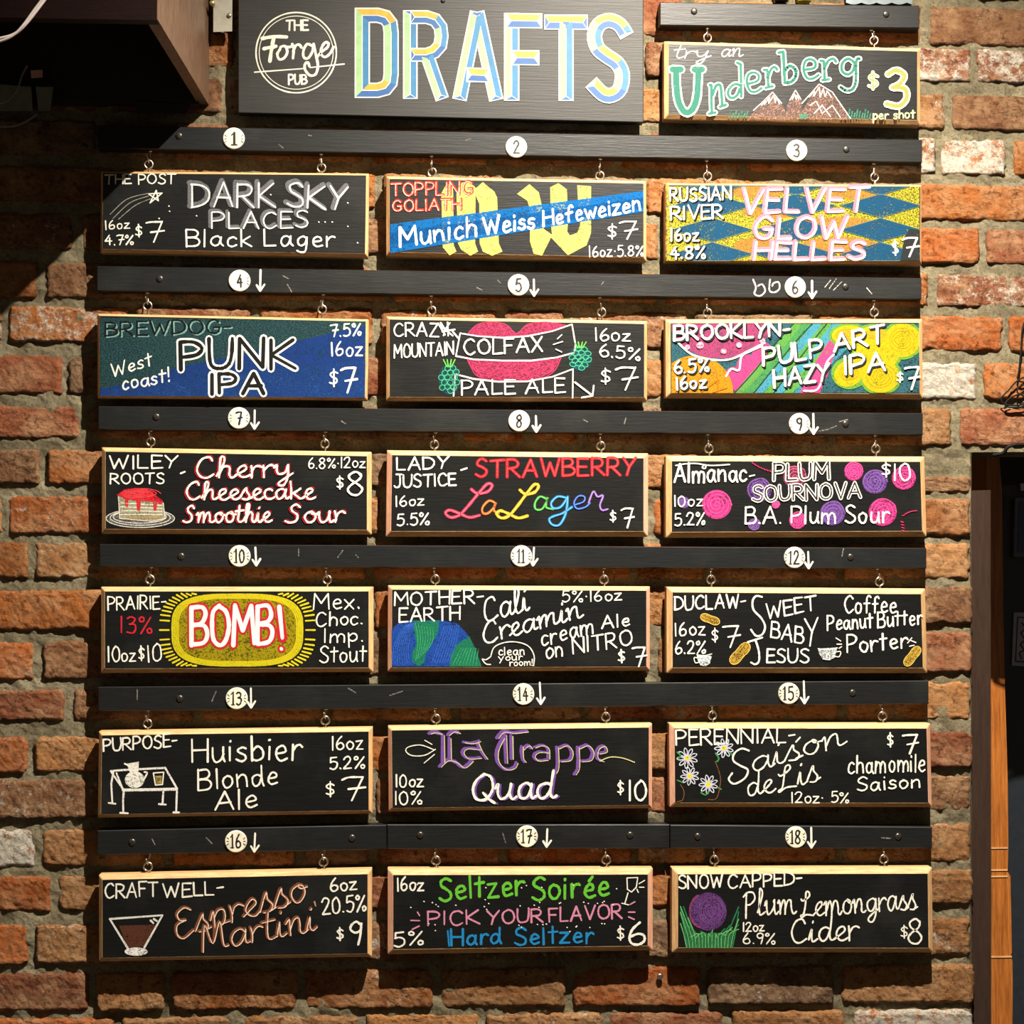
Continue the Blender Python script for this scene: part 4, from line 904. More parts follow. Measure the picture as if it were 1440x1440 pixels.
p.text('MOUNTAIN', 118, 458, 405, 440, 64, 8, WC); p.text('COLFAX', 452, 440, 835, 428, 72, 10, WC); p.text('PALE ALE', 442, 636, 942, 622, 68, 9, WC)
p.text('16oz', 1084, 374, 1255, 374, 60, 8, WC); p.text('6.5%', 1108, 450, 1300, 468, 58, 8, WC); p.text('$', 1115, 585, 1160, 580, 72, 8, WC); p.text('7', 1185, 612, 1285, 610, 105, 10, WC)
p.line([[(990, 575), (1072, 638)], [(1022, 648), (1074, 640), (1080, 590)]], 8, WC, False); p.line([[(905, 365), (926, 345)], [(885, 392), (930, 378)], [(897, 415), (925, 428)]], 5, WC, False)
# 6
r = board('board below disc 6, collage of pink planet, rainbow stripes and yellow splash', [(933,449),(1297,448.5),(1298,562.5),(933.5,561)], [(995,440),(1229.5,439)], 6.5)
p = zoomer(r, 900, 370)
x0, x1, y0, y1 = 152, 1346, 293, 626
p.fill([[(x0, y0), (x1, y0), (x1, y1), (x0, y1)]], (48, 92, 104), cover=.8)
def cp(col, polys, cover=.85): p.fill([g for g in (clip(k) for k in polys) if g], col, cover=cover)
cp((158, 62, 106), [ell(390, 275, 250, 185)]); 
pk = (196, 66, 128)
cp(pk, [ell(450, 555, 45, 55), ell(520, 500, 55, 60), ell(590, 430, 50, 50), [(440, 600), (560, 470), (620, 420), (560, 560), (470, 626)]])
st = [((460, 780), GRN), ((520, 840), (96, 176, 78)), ((560, 905), (78, 172, 200)), ((625, 950), (110, 186, 76)), ((690, 1010), (74, 160, 196)), ((740, 1060), (100, 176, 84))]
cols = [(88, 150, 70), (70, 140, 80), (70, 144, 168), (86, 150, 68), (70, 148, 170), (88, 152, 74), (60, 130, 156)]
for i, cc in enumerate(cols):
    a = 450+i*48; cp(cc, [[(a, 628), (a+44, 628), (a+230+44, 400+0), (a+330, 292), (a+286, 292), (a+200, 400)]], .9)
cp(pk, [[(770, 628), (865, 628), (905, 540), (950, 400), (935, 350), (915, 370), (850, 470), (800, 560)]])
p.line([[(455, 626), (560, 510), (650, 390), (740, 293)], [(550, 626), (650, 500), (740, 390), (830, 293)], [(645, 626), (740, 500), (830, 380), (900, 293)]], 6, (36, 60, 52), cover=.8)
cp((194, 132, 26), [ell(265, 625, 185, 180)], .92)
yl = (192, 170, 24)
yb = [ell(1010, 350, 85, 50), ell(1265, 372, 88, 82), ell(1160, 545, 92, 80), ell(1010, 530, 78, 62, rot=-30), ell(1140, 440, 110, 80), ell(1120, 350, 70, 45)]
cp((104, 156, 58), [[(a[0]*1, a[1]) for a in ell(sum(q_[0] for q_ in b)/len(b), sum(q_[1] for q_ in b)/len(b), (max(q_[0] for q_ in b)-min(q_[0] for q_ in b))/2+14, (max(q_[1] for q_ in b)-min(q_[1] for q_ in b))/2+12)] for b in yb], .85)
cp(yl, yb, .93)
cp((214, 160, 40), [ell(1000, 345, 60, 30), ell(1140, 340, 50, 26)], .7); p.line([scrib(1265, 372, 70, 62), scrib(1160, 545, 72, 62), scrib(1010, 530, 50, 40)], 3, (176, 150, 20), cover=.6)
p.line([[(185, 385), (250, 440), (350, 466), (440, 462), (530, 420), (600, 385)], [(415, 545), (440, 510), (478, 515), (490, 450), (540, 420), (590, 400)], [(790, 615), (850, 612), (880, 560), (900, 480), (935, 440)]], 9, WC, cover=.9)
p.line([[(250, 600), (300, 540)], [(290, 626), (380, 560)], [(340, 626), (420, 600)], [(165, 560), (240, 520), (330, 520)], [(380, 626), (370, 520)]], 5, (190, 120, 20), cover=.7)
p.fill([ell(290, 396, 18, 17), ell(403, 425, 14, 13), ell(478, 395, 14, 13), ell(228, 405, 13, 12), ell(355, 325, 15, 14), ell(240, 330, 12, 12), ell(590, 375, 14, 13)], (240, 170, 190), cover=.8)
for t, a, b, c, d, h, ww in (('BROOKLYN-', 165, 372, 722, 350, 68, 12), ('6.5%', 165, 532, 330, 520, 62, 9), ('16oz', 172, 610, 318, 598, 58, 9), ('PULP', 598, 495, 880, 450, 84, 13), ('HAZY', 648, 600, 915, 560, 82, 13), ('ART', 940, 425, 1185, 380, 84, 13), ('IPA', 982, 538, 1185, 512, 88, 13)):
    p.text(t, a, b, c, d, h, ww, WC, under=[(ww+1, (40, 44, 44), 7, 7, .92)], cover=.96)
p.text('$', 1238, 572, 1268, 570, 50, 7, WC); p.text('7', 1275, 612, 1345, 610, 108, 10, WC)
# 7
r = board('board below disc 7, slice of red-topped cheesecake on a plate at left', [(143,629),(523,635.5),(523,752),(143,751)], [(212,621),(457,624)], 6.5)
p = zoomer(r, 120, 570)
p.fill([ell(265, 545, 165, 44)], (150, 150, 144), cover=.42); p.line([ell(265, 545, 165, 44), ell(265, 542, 145, 36), ell(262, 538, 128, 30)], 3.5, (214, 212, 204), closed=True, cover=.75)
p.fill([[(155, 432), (375, 468), (384, 545), (320, 558), (168, 546)]], (172, 168, 142), cover=.8)
p.line([[(170, 470+i*19), (250, 475+i*17), (370, 482+i*15)] for i in range(4)], 4, (236, 230, 206), cover=.6); p.line([[(180, 548), (280, 540), (378, 545)]], 6, (196, 150, 90)); p.line([[(160, 440), (165, 545), (320, 560), (384, 546), (376, 470)]], 3.5, (216, 212, 200), False, cover=.7)
p.fill([[(150, 432), (190, 405), (240, 398), (290, 400), (330, 425), (375, 462), (368, 478), (348, 472), (342, 510), (330, 505), (326, 465), (268, 462), (264, 510), (250, 508), (246, 460), (208, 455), (206, 492), (194, 488), (190, 448)]], (222, 36, 52), cover=.8)
p.line([scrib(265, 425, 95, 24), scrib(230, 430, 50, 20)], 4, (240, 70, 80), cover=.75)
p.text('WILEY', 118, 306, 445, 300, 60, 9, WC); p.text('ROOTS', 122, 378, 378, 378, 50, 8, WC); p.line([[(460, 328), (480, 320)]], 9, WC, False)
for t, a, b, c, d, h in (('Cherry', 530, 350, 1000, 345, 96), ('Cheesecake', 482, 455, 1108, 450, 82), ('Smoothie', 472, 565, 898, 562, 80), ('Sour', 965, 566, 1250, 562, 86)):
    p.text(t, a, b, c, d, h, 9.5, WC, 's', under=[(5, (190, 30, 46), -10, 4, .8), (4, (190, 30, 46), 7, -8, .6)])
p.text('6.8%·12oz', 1074, 304, 1350, 298, 48, 6.5, WC); p.text('$', 1212, 402, 1244, 400, 62, 8, WC); p.text('8', 1258, 435, 1338, 433, 112, 11, WC)
# 8
r = board('board below disc 8, red capitals above rainbow script, all on black', [(544,633),(911.5,637.5),(911.5,755),(542.5,755)], [(611,625),(845,627)], 7.5, True)
p = zoomer(r, 520, 570)
p.text('LADY', 132, 310, 378, 305, 58, 9, WC); p.text('JUSTICE', 118, 396, 415, 384, 60, 9, WC); p.line([[(440, 312), (468, 303)]], 8, WC, False)
p.text('STRAWBERRY', 512, 346, 1282, 334, 82, 7, (240, 90, 90), under=[(14, (206, 34, 52), 0, 0, .95)], cover=.5)
p.text('16oz', 124, 488, 262, 482, 50, 7, WC); p.text('5.5%', 132, 578, 284, 576, 56, 8, WC)
def loop(pts, c1, c2, w=15): p.line(pts, w, c1, True, 'chalk_lettering', .92); p.line(pts, w*.3, c2, True, 'chalk_lettering', .8)
LL = [(490, 405), (520, 425), (570, 415), (590, 385), (565, 380), (520, 430), (470, 490), (430, 530), (390, 540), (365, 520), (385, 505), (430, 520), (480, 540), (530, 530)]
loop([LL], (214, 60, 96), (240, 130, 150)); loop([[(605, 470), (575, 460), (545, 490), (545, 518), (570, 520), (600, 490), (608, 465), (598, 505), (622, 520)]], (226, 110, 40), (250, 180, 120), 11)
loop([[(x*.9+283, y+3) for x, y in LL]], (226, 186, 40), (250, 232, 120), 14)
loop([[(850, 450), (820, 440), (797, 470), (800, 500), (830, 500), (852, 465), (858, 442), (850, 490), (885, 500)]], (70, 170, 80), (150, 220, 130), 11)
loop([[(945, 445), (905, 440), (875, 470), (885, 495), (920, 490), (950, 450), (955, 440), (945, 520), (915, 575), (880, 575), (865, 550), (885, 535), (930, 520), (975, 490)]], (40, 146, 214), (140, 206, 240), 12)
loop([[(985, 480), (1030, 465), (1035, 440), (1005, 438), (985, 470), (1000, 498), (1040, 490), (1062, 470)]], (56, 96, 206), (130, 170, 240), 9); loop([[(1055, 470), (1078, 415), (1098, 440), (1125, 435), (1110, 480), (1120, 505), (1148, 500)]], (140, 100, 190), (200, 170, 230), 10)
p.text('$', 1157, 562, 1186, 560, 54, 7, WC); p.text('7', 1212, 590, 1270, 588, 98, 9, WC)
# 9
r = board('board below disc 9, scattered pink and purple plums behind white words', [(933.5,641),(1300,642),(1303,755),(933.5,756.5)], [(997,631),(1231.5,631)], 8)
p = zoomer(r, 900, 570)
PP, PU = (196, 58, 130), (108, 70, 146)
for cx, cy, rr, cc, cv in ((370, 478, 72, PP, .85), (575, 408, 60, PU, .55), (745, 345, 56, (176, 70, 110), .5), (1030, 318, 46, PP, .8), (1132, 368, 60, PU, .82), (1272, 350, 58, PP, .75), (212, 470, 28, PU, .7), (928, 520, 60, PU, .82), (1170, 515, 68, PP, .8), (760, 555, 42, PP, .75), (550, 575, 30, PU, .7), (655, 478, 20, PP, .7)):
    p.fill([ell(cx, cy, rr, rr*.98, 24)], cc, cover=cv); p.line([scrib(cx, cy, rr, rr, 5, 4)], 3.4, tuple(min(255, x+34) for x in cc), cover=.7)
p.line([[(540+i*14, 275+20*(1-(1-i/6)**2)+i*3), (548+i*14, 282+20*(1-(1-i/6)**2)+i*3)] for i in range(7)]+[[(1335-i*12, 507+i*i*.9), (1325-i*12, 509+i*i*.9)] for i in range(6)]+[[(1258+i*2, 560+i*14), (1270+i*2, 564+i*14)] for i in range(4)], 5, (200, 50, 100), False)
p.text('Almanac', 165, 372, 515, 366, 88, 11, WC, jit=.5); p.line([[(172, 290), (210, 283), (270, 280), (340, 290), (432, 285)], [(310, 286), (300, 300), (314, 304), (318, 288)]], 6, WC); p.line([[(528, 342), (553, 336)]], 6, WC, False)
p.text('PLUM', 645, 362, 912, 355, 78, 9, (44, 40, 42), under=[(19, WC, 0, 0, .92)]); p.text('SOURNOVA', 545, 463, 1065, 446, 72, 8, (44, 40, 42), under=[(17, WC, 0, 0, .92)])
p.text('B.A. Plum Sour', 508, 570, 1200, 566, 82, 10, WC, jit=.4); p.text('10oz', 163, 488, 302, 484, 50, 7, WC); p.text('5.2%', 168, 580, 312, 574, 60, 8, WC)
p.text('$', 1165, 345, 1205, 342, 66, 8, WC); p.text('10', 1220, 362, 1305, 360, 82, 9, WC)
# 10
r = board('board below disc 10, red-outlined word on a yellow burst with rays', [(142,825),(525.5,825),(525.5,945),(142,946.5)], [(211,815),(460,815)], 6.5)
p = zoomer(r, 120, 760)
def sup(cx, cy, rx, ry, e=.62, n=48): return [(cx+math.copysign(rx*abs(math.cos(a))**e, math.cos(a)), cy+math.copysign(ry*abs(math.sin(a))**e, math.sin(a))) for a in [2*math.pi*i/n for i in range(n)]]
p.fill([sup(733, 432, 318, 176)], (164, 148, 20), cover=.78); 
p.line([sup(733, 432, 314-i*9, 172-i*6) for i in range(4)], 8, (220, 206, 28), cover=.8, closed=True)
rays = []
for i in range(62):
    a = 2*math.pi*i/62; ca, sa = math.cos(a), math.sin(a); x, y = 733+math.copysign(330*abs(ca)**.62, ca), 432+math.copysign(184*abs(sa)**.62, sa)
    if abs(ca) < .42: continue
    ex, ey = x+ca*44, y+sa*26
    if 254 < y < 606: rays.append([(x, y), (ex, min(max(ey, 256), 604))])
p.line(rays, 8, (236, 220, 40), False, cover=.9)
st_ = p.layout('BOMB', 515, 505, 905, 500, 188, 'p', 0, .2); a1, a2 = [], []
for sm, q_ in st_: a1 += p.ribbon(q_, 42, sm, .08); a2 += p.ribbon(q_, 20, sm, .1)
a1 += p.ribbon([(935, 320), (950, 470)], 44, False)+p.ribbon([(944, 520), (946, 524)], 40, False); a2 += p.ribbon([(935, 320), (950, 470)], 20, False)+p.ribbon([(944, 520), (946, 524)], 16, False)
p.emit('chalk_lettering', a1, chalk((206, 44, 52), .9)); p.emit('chalk_lettering', a2, chalk((244, 222, 222), .93))
p.text('PRAIRIE-', 110, 336, 388, 328, 62, 8, WC); p.text('13%', 170, 448, 318, 446, 78, 9, (214, 42, 56)); p.text('10', 108, 585, 165, 583, 76, 8, WC); p.text('oz', 172, 583, 240, 583, 66, 8, WC)
p.text('$', 258, 580, 285, 578, 66, 8, WC); p.text('10', 298, 586, 370, 582, 84, 8, WC)
p.text('Mex.', 1100, 330, 1320, 328, 72, 8, WC); p.text('Choc.', 1112, 414, 1335, 404, 66, 8, WC); p.text('Imp.', 1150, 492, 1336, 488, 66, 8, WC); p.text('Stout', 1132, 588, 1352, 585, 76, 8, WC)
# 11
r = board('board below disc 11, blue and green globe with speech bubble', [(545.5,823),(914,824.5),(914,943),(545,944.5)], [(612,814.5),(849.5,815)], 6, True)
p = zoomer(r, 520, 760)
x0, x1, y0, y1 = 106, 1330, 240, 608
cp((32, 74, 164), [[(105, 608), (105, 430), (140, 395), (200, 385), (340, 384), (420, 400), (470, 450), (510, 520), (535, 608)]], .88)
cp((30, 122, 84), [[(208, 388), (335, 386), (330, 440), (300, 500), (270, 545), (262, 590), (235, 606), (205, 585), (205, 540), (225, 500), (215, 440)], [(385, 608), (390, 550), (420, 500), (480, 462), (512, 530), (540, 608)]], .9)
p.line([[(110+i*12, 600), (115+i*10, 520), (150+i*8, 430), (200+i*3, 400)] for i in range(8)], 3, (60, 110, 210), cover=.6); p.line([[(300+i*12, 590), (330+i*12, 500), (360+i*10, 410)] for i in range(8)], 3, (60, 110, 210), cover=.6)
p.line([[(220+i*14, 400+i*4), (232+i*12, 480), (222+i*9, 580-i*8)] for i in range(7)], 3, (70, 180, 120), cover=.6); p.line([[(400+i*16, 600), (440+i*12, 520)] for i in range(8)], 3, (70, 180, 120), cover=.6)
p.text('MOTHER-', 118, 316, 545, 302, 64, 9, WC); p.text('EARTH', 142, 395, 435, 382, 64, 9, WC)
p.text('Cali', 548, 398, 780, 332, 118, 10, WC, 's'); p.text('Creamin', 545, 502, 1045, 362, 102, 10, WC, 's')
p.text('5%·16oz', 928, 297, 1213, 288, 52, 7, WC); p.text('cream', 826, 508, 1085, 448, 84, 9, WC); p.text('Ale', 1118, 426, 1252, 412, 64, 9, WC)
p.text('on', 850, 570, 932, 558, 82, 9, WC); p.text('NITRO', 980, 548, 1268, 504, 74, 9, WC); p.text('$', 1200, 588, 1230, 585, 60, 8, WC); p.text('7', 1265, 606, 1332, 604, 96, 9, WC)
p.line([[(583, 560), (600, 515), (650, 492), (710, 490), (765, 510), (792, 555), (790, 604)], [(583, 560), (560, 575), (542, 572), (560, 595), (582, 598)]], 5, WC)
p.text('clean', 620, 554, 745, 550, 40, 6, WC); p.text('your', 622, 580, 735, 576, 30, 5.5, WC); p.text('room!', 674, 604, 785, 602, 30, 5.5, WC)
# 12
r = board('board below disc 12, small peanuts and coffee cups around white words', [(934.5,825),(1301,827.5),(1304,946.5),(934.5,946.5)], [(1000,815),(1237,818)], 8)
p = zoomer(r, 900, 760)
p.text('DUCLAW-', 168, 336, 508, 322, 64, 9, WC); p.text('16oz', 168, 460, 312, 455, 64, 8, WC); p.text('6.2%', 168, 545, 315, 543, 58, 8, WC); p.text('$', 346, 488, 374, 486, 62, 7, WC); p.text('7', 398, 515, 476, 512, 104, 9, WC)
p.line([[(588, 272), (560, 268), (543, 292), (548, 335), (585, 375), (603, 415), (590, 452), (560, 460), (535, 430)]], 9, WC, name='chalk_lettering')
p.text('WEET', 612, 380, 855, 332, 72, 9, WC); p.text('BAB', 630, 466, 790, 498, 80, 9, WC); p.text('Y', 800, 512, 860, 508, 132, 9, WC)
p.line([[(520, 490), (590, 468)], ], 8, WC, False, 'chalk_lettering'); p.line([[(556, 478), (572, 530), (574, 580), (556, 597), (535, 588)]], 9, WC, True, 'chalk_lettering'); p.text('ESUS', 612, 586, 812, 586, 66, 9, WC)
p.text('Coffee', 985, 350, 1235, 346, 80, 9, WC); p.text('Peanut', 905, 434, 1122, 418, 72, 9, WC); p.text('Butter', 1148, 420, 1360, 402, 72, 9, WC); p.text('Porter', 998, 542, 1290, 520, 84, 10, WC)
p.line([[(945, 470), (968, 485)], [(950, 500), (972, 500)], [(1290, 495), (1310, 470)], [(1300, 510), (1322, 505)], [(1300, 480), (1330, 492)], [(960, 520), (972, 512)]], 5, WC, False)
for cx, cy, rx, rot in ((338, 380, 48, 20), (482, 545, 64, -48), (1313, 558, 56, -52)):
    cr_, sr_ = math.cos(math.radians(rot)), math.sin(math.radians(rot))
    pea = [(cx+X_*cr_-Y_*sr_, cy+X_*sr_+Y_*cr_) for X_, Y_ in [(rx*math.cos(t_), rx*math.sin(t_)*(.34+.22*abs(math.cos(t_)))) for t_ in [k_*2*math.pi/22 for k_ in range(22)]]]
    p.fill([pea], (196, 160, 60), cover=.72); p.line([pea], 3.6, (236, 200, 104), closed=True, cover=.85)
    p.line([[(cx+(u_*rx*.8)*cr_-v_*rx*sr_, cy+(u_*rx*.8)*sr_+v_*rx*cr_) for u_ in (-1, -.5, 0, .5, 1)] for v_ in (-.14, .14)], 2.6, (130, 96, 36), cover=.7)
for cx, cy, sx_, hs in ((310, 575, 36, -1), (905, 546, 46, 1)):
    p.fill([[(cx-sx_, cy-24), (cx+sx_, cy-24-6*hs), (cx+sx_*.75, cy+18), (cx+sx_*.2, cy+32), (cx-sx_*.5, cy+28), (cx-sx_*.9, cy)]], (214, 222, 222), cover=.62)
    p.line([[(cx+hs*sx_*.8, cy-8), (cx+hs*sx_*1.35, cy-10), (cx+hs*sx_*1.2, cy+14), (cx+hs*sx_*.7, cy+12)], [(cx-sx_, cy-24), (cx, cy-20), (cx+sx_, cy-28)]], 4.5, WC)
# 13
r = board('board below disc 13, chalk table with pitcher and beer glass at left', [(139,1026.5),(524.5,1021),(524.5,1144),(137.5,1150)], [(207.5,1017.5),(457.5,1013)], 5.5)
p = zoomer(r, 120, 950)
p.line([[(122, 460), (190, 455), (385, 445), (442, 545), (185, 552), (122, 460)], [(135, 465), (125, 520), (130, 612)], [(150, 470), (182, 552)], [(185, 560), (182, 600), (183, 662)], [(376, 558), (372, 618)], [(442, 552), (440, 600), (438, 660)], [(112, 614), (145, 618)], [(168, 662), (205, 664)], [(355, 620), (388, 622)], [(425, 660), (452, 660)]], 9, (224, 222, 216), False, cover=.72)
p.line([[(182, 552), (440, 548)]], 15, (224, 222, 216), False, cover=.65)
p.fill([ell(238, 502, 48, 40, 22), [(200, 425), (258, 415), (256, 462), (215, 468)]], (224, 222, 214), cover=.82); p.line([[(190, 425), (215, 440), (218, 465)], [(285, 465), (298, 470), (280, 505)]], 8, WC)
p.line([[(328, 470), (378, 466), (372, 525), (338, 528), (328, 470)]], 6, WC, False); p.fill([[(336, 484), (372, 482), (368, 520), (342, 522)]], (190, 170, 90), cover=.65)
p.text('PURPOSE-', 88, 366, 443, 342, 60, 9, WC); p.text('Huisbier', 515, 422, 1040, 404, 116, 11, WC); p.text('Blonde', 545, 552, 928, 524, 98, 10, WC); p.text('Ale', 628, 650, 830, 634, 90, 10, WC)
p.text('16oz', 1186, 360, 1340, 352, 64, 8, WC); p.text('5.2%', 1176, 452, 1344, 445, 56, 8, WC); p.text('$', 1160, 580, 1202, 578, 68, 8, WC); p.text('7', 1232, 606, 1340, 602, 112, 10, WC)
# 14
r = board('board below disc 14, purple blackletter words edged in cream', [(545.5,1019.5),(917,1015.5),(917,1136.5),(546.5,1141)], [(613,1010.5),(852,1008)], 5.5, True)
p = zoomer(r, 520, 950)
PV, CR = (126, 84, 170), (226, 222, 160)
def bl(strokes, w, off=(8, 3)):
    a = []
    for q_ in strokes: a += p.ribbon(q_, w, len(q_) > 2)
    p.emit('chalk_lettering', a, chalk(PV, .93)); a = []
    for q_ in strokes: a += p.ribbon([(x+off[0]+2, y+off[1]+1) for x, y in q_], 3.8, len(q_) > 2)
    p.emit('chalk_lettering', a, chalk(CR, .85))
bl([[(285, 278), (310, 272), (340, 280)], [(350, 285), (352, 415)], [(382, 300), (384, 400)], [(375, 285), (400, 268), (428, 276)], [(335, 438), (370, 408), (410, 415), (450, 442), (490, 410)]], 17)
bl([[(450, 320), (490, 325), (525, 315)], [(515, 320), (535, 365), (560, 400)], [(525, 355), (465, 350), (445, 370), (470, 398), (530, 395)]], 14)
bl([[(612, 300), (640, 270), (690, 275), (755, 268)], [(650, 285), (655, 420)], [(680, 290), (682, 400)], [(640, 300), (612, 360), (615, 415), (650, 450), (690, 445), (705, 420)]], 16)
bl([[(730, 340), (732, 395), (745, 415)], [(735, 355), (760, 335), (775, 350)]], 14); bl([[(790, 345), (825, 335), (855, 350), (858, 400)], [(855, 370), (810, 368), (788, 385), (805, 408), (850, 405)]], 12)
for dx in (0, 100): bl([[(900+dx, 345), (902+dx, 440), (885+dx, 475)], [(905+dx, 350), (945+dx, 335), (970+dx, 365), (960+dx, 405), (915+dx, 412)]], 14)
bl([[(1100, 375), (1135, 365), (1125, 338), (1095, 355), (1092, 395), (1120, 412)]], 13); p.line([[(1110, 412), (1160, 393), (1220, 398), (1276, 418)]], 5, CR)
p.line([[(310, 358), (245, 335), (185, 345), (175, 366), (205, 386), (265, 384), (316, 356)], [(265, 312), (300, 332)], [(262, 422), (312, 380)]], 5, (214, 212, 196))
p.text('Quad', 492, 600, 898, 590, 128, 12, WC, 's', under=[(10, PV, 11, 3, .85)])
p.text('10oz', 124, 537, 256, 535, 58, 8, WC); p.text('10%', 120, 621, 247, 619, 62, 8, WC); p.text('$', 1195, 575, 1225, 572, 66, 8, WC);
p.text('10', 1245, 602, 1335, 598, 96, 11, WC)
# 15
r = board('board below disc 15, chamomile daisies with yellow centres at left', [(938,1015.5),(1308,1015.5),(1310.5,1135),(939,1135)], [(1002,1006),(1241,1007)], 7, True)
p = zoomer(r, 900, 950)
for cx, cy, rr in ((228, 398, 50), (405, 350, 46), (240, 485, 44), (330, 525, 46)):
    p.line([[(cx+8*math.cos(a), cy+8*math.sin(a)), (cx+rr*.7*math.cos(a-.22), cy+rr*.7*math.sin(a-.22)), (cx+rr*math.cos(a), cy+rr*math.sin(a)), (cx+rr*.7*math.cos(a+.22), cy+rr*.7*math.sin(a+.22)), (cx+8*math.cos(a), cy+8*math.sin(a))] for a in [i*2*math.pi/9+.3 for i in range(9)]], 4, (206, 210, 226), cover=.8)
    p.fill([ell(cx, cy, 12, 12, 12)], YEL, cover=.9)
gl = (70, 150, 80)
p.line([[(180, 370), (195, 385), (185, 400)], [(365, 375), (380, 400), (370, 415)], [(435, 370), (445, 385)], [(180, 505), (205, 515)], [(295, 565), (315, 575), (330, 560)], [(375, 540), (390, 548)]], 8, gl, cover=.7)
p.line([[(362, 415), (380, 460), (388, 510), (370, 590), (330, 598)], [(195, 525), (212, 560), (205, 600), (180, 608)]], 4, (130, 86, 50), cover=.75)
p.text('PERENNIAL-', 174, 336, 748, 320, 72, 9, WC)
p.line([[(525, 362), (490, 352), (455, 375), (450, 410), (485, 435), (520, 455), (505, 495), (455, 522), (428, 500), (445, 470)]], 9, WC, name='chalk_lettering')
p.text('aison', 535, 470, 1015, 322, 110, 9, WC, 's'); p.line([[(752, 320), (772, 298)]], 8, WC, False)
p.text('de', 513, 588, 655, 555, 105, 9, WC, 's'); p.text('Lis', 662, 560, 878, 500, 116, 9, WC, 's')
p.text('$', 1192, 345, 1222, 342, 64, 8, WC); p.text('7', 1266, 376, 1340, 374, 94, 10, WC); p.text('chamomile', 1002, 472, 1375, 462, 86, 9, WC); p.text('Saison', 1048, 558, 1350, 538, 66, 9, WC); p.text('12oz· 5%', 728, 614, 1006, 612, 50, 7, WC)
# 16
r = board('board below disc 16, brown cocktail in a stemless martini glass at left', [(139,1227),(523.5,1219),(523.5,1345.5),(139,1352)], [(208,1218.5),(455,1212)], 6)
p = zoomer(r, 120, 1150)
p.fill([[(162, 520), (338, 515), (285, 620), (205, 628)]], (92, 54, 38), cover=.95); p.line([[(118, 488), (372, 470), (285, 625)], [(118, 488), (205, 630)], [(330, 488), (345, 498)], [(315, 495), (328, 508)]], 9, (214, 212, 206), False, cover=.8)
p.fill([ell(245, 645, 56, 20, 22)], (226, 224, 220), cover=.85)
p.text('CRAFT', 95, 386, 350, 378, 68, 9, WC); p.text('WELL-', 375, 386, 665, 370, 66, 9, WC)
for t, a, b, c, d, h in (('Espresso', 432, 585, 1100, 385, 140), ('Martini', 565, 648, 1125, 535, 128)):
    p.text(t, a, b, c, d, h, 5, (236, 206, 186), 's', off=(4, 4), under=[(15, (132, 80, 54), 0, 0, .95)], cover=.85)
p.line([[(1105, 405), (1110, 425)]], 8, (190, 150, 120), False)
p.text('6oz', 1178, 356, 1310, 346, 64, 9, WC); p.text('20.5%', 1142, 468, 1352, 446, 78, 9, WC); p.text('$', 1214, 590, 1244, 588, 60, 9, WC); p.text('9', 1272, 614, 1332, 612, 112, 12, WC)
# 17
r = board('board below disc 17, green, pink and blue lines with confetti dots', [(545,1218.5),(918,1217.5),(918,1336.5),(545,1342)], [(613,1210),(852.5,1209)], 8, True)
p = zoomer(r, 520, 1150)
p.text('16oz', 130, 352, 260, 350, 62, 9, WC); p.text('5%', 118, 620, 254, 612, 66, 9, WC)
LG, MG = (110, 206, 60), (150, 230, 110)
for t, a, b, c, d, h in (('Seltzer', 335, 400, 745, 368, 108), ('Soirée', 785, 400, 1155, 376, 108)): p.text(t, a, b, c, d, h, 15, LG)
p.text('PICK', 282, 520, 525, 512, 66, 10, (226, 146, 178)); p.text('YOUR', 568, 514, 835, 502, 66, 10, (226, 146, 178)); p.text('FLAVOR', 865, 502, 1215, 482, 66, 10, (226, 146, 178))
p.text('Hard', 392, 614, 632, 606, 76, 12, (36, 142, 206)); p.line([[(376, 545), (382, 618)]], 9, (36, 142, 206), False); p.text('Seltzer', 702, 614, 1078, 602, 82, 12, (36, 142, 206))
p.text('$', 1192, 590, 1224, 588, 64, 8, WC); p.text('6', 1242, 610, 1325, 608, 106, 13, WC)
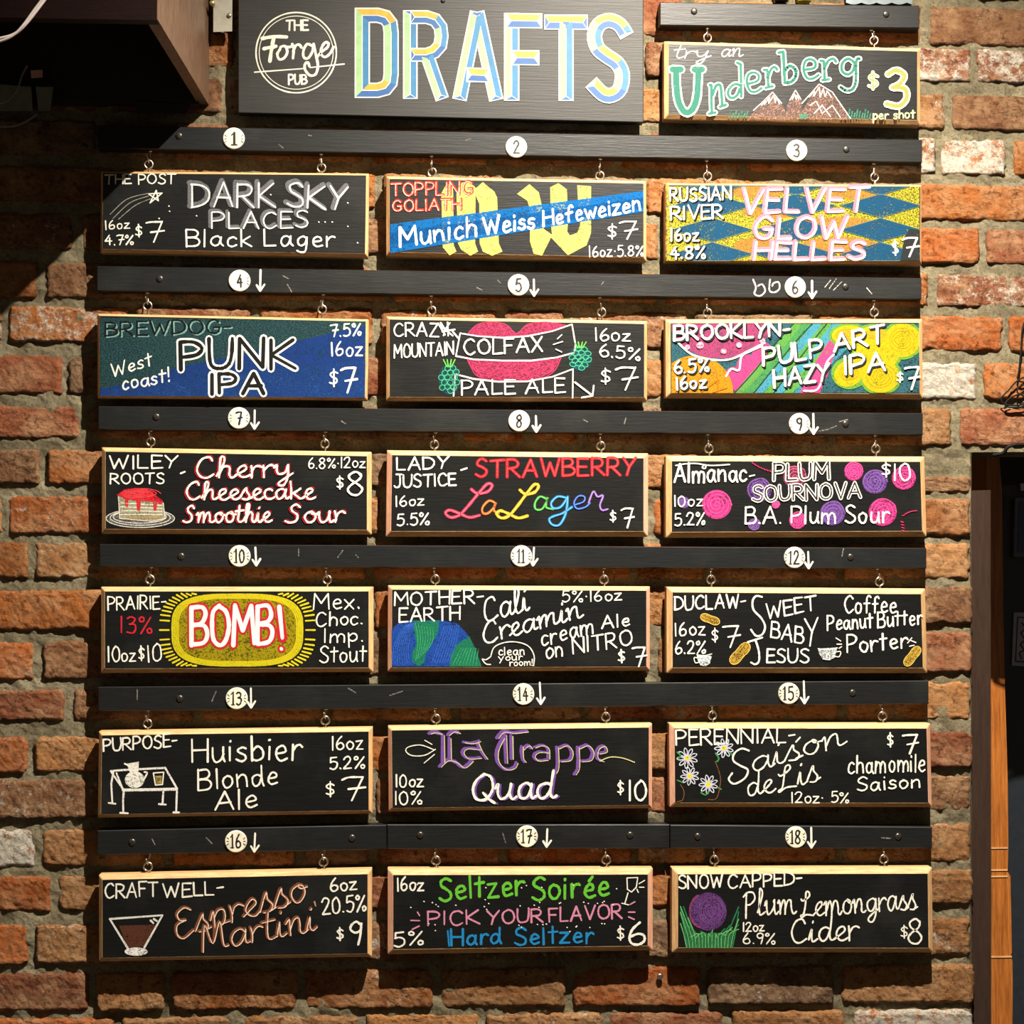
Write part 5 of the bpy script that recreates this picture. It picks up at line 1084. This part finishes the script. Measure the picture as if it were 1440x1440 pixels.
p.line([[(1240, 290), (1292, 288), (1285, 335), (1262, 358), (1242, 345), (1240, 290)], [(1245, 362), (1230, 412)], [(1215, 412), (1248, 420)], [(1298, 318), (1325, 302)], [(1300, 335), (1322, 335)], [(1288, 345), (1295, 360)]], 5, WC, False)
p.line([[(198, 495), (240, 496)], [(230, 455), (240, 472)], [(205, 538), (238, 522)], [(1255, 418), (1278, 405)], [(1248, 455), (1278, 455)], [(1248, 478), (1275, 490)]], 7, (226, 146, 178), False)
p.line([[(x, y), (x+2, y+1)] for x, y in [(rnd.uniform(130, 1200), rnd.choice([420, 430, 405, 520, 540, 330])+rnd.uniform(-12, 12)) for _ in range(44)]], 5.5, WC, False, 'chalk_dots')
# 18
r = board('board below disc 18, purple plum standing in green grass at left', [(942,1217.5),(1310.5,1216.5),(1312,1339.5),(942,1339.5)], [(1004.5,1209),(1243,1208)], 8)
p = zoomer(r, 900, 1150)
p.fill([ell(330, 452, 88, 92, 30)], (104, 62, 126), cover=.72); p.line([scrib(345, 450, 66, 74, 5, 6)], 4, (134, 86, 158), cover=.5); p.line([ell(300, 450, 60, 80, 14, 100, 250)], 8, (176, 76, 130), cover=.5)
bl_, lt = [], []
for i in range(30):
    x = 225+i*7.6; sd = (i-15)/15; tip = (x+sd*85+rnd.uniform(-14, 14), (425 if abs(sd) > .5 else 535)+rnd.uniform(-15, 120)*(1 if abs(sd) > .5 else .4))
    tip = (min(max(tip[0], 195), 475), tip[1]); (bl_ if i % 2 else lt).append([(x, 625), (x+sd*14, 560), tip])
p.line(bl_, 6, (40, 130, 84), cover=.9); p.line(lt, 5, (110, 190, 110), cover=.85)
p.text('SNOW', 186, 342, 400, 334, 64, 9, WC); p.text('CAPPED-', 425, 338, 780, 322, 62, 9, WC)
p.text('Plum', 500, 472, 752, 462, 116, 9, WC, 's'); p.text('Lemongrass', 772, 478, 1338, 440, 112, 9, WC, 's'); p.text('Cider', 722, 604, 1055, 588, 112, 10, WC, 's')
p.text('12oz', 496, 548, 598, 546, 44, 7, WC); p.text('6.9%', 497, 606, 650, 608, 52, 7, WC); p.text('$', 1260, 578, 1290, 575, 58, 7, WC); p.text('8', 1292, 605, 1362, 603, 112, 10, WC)
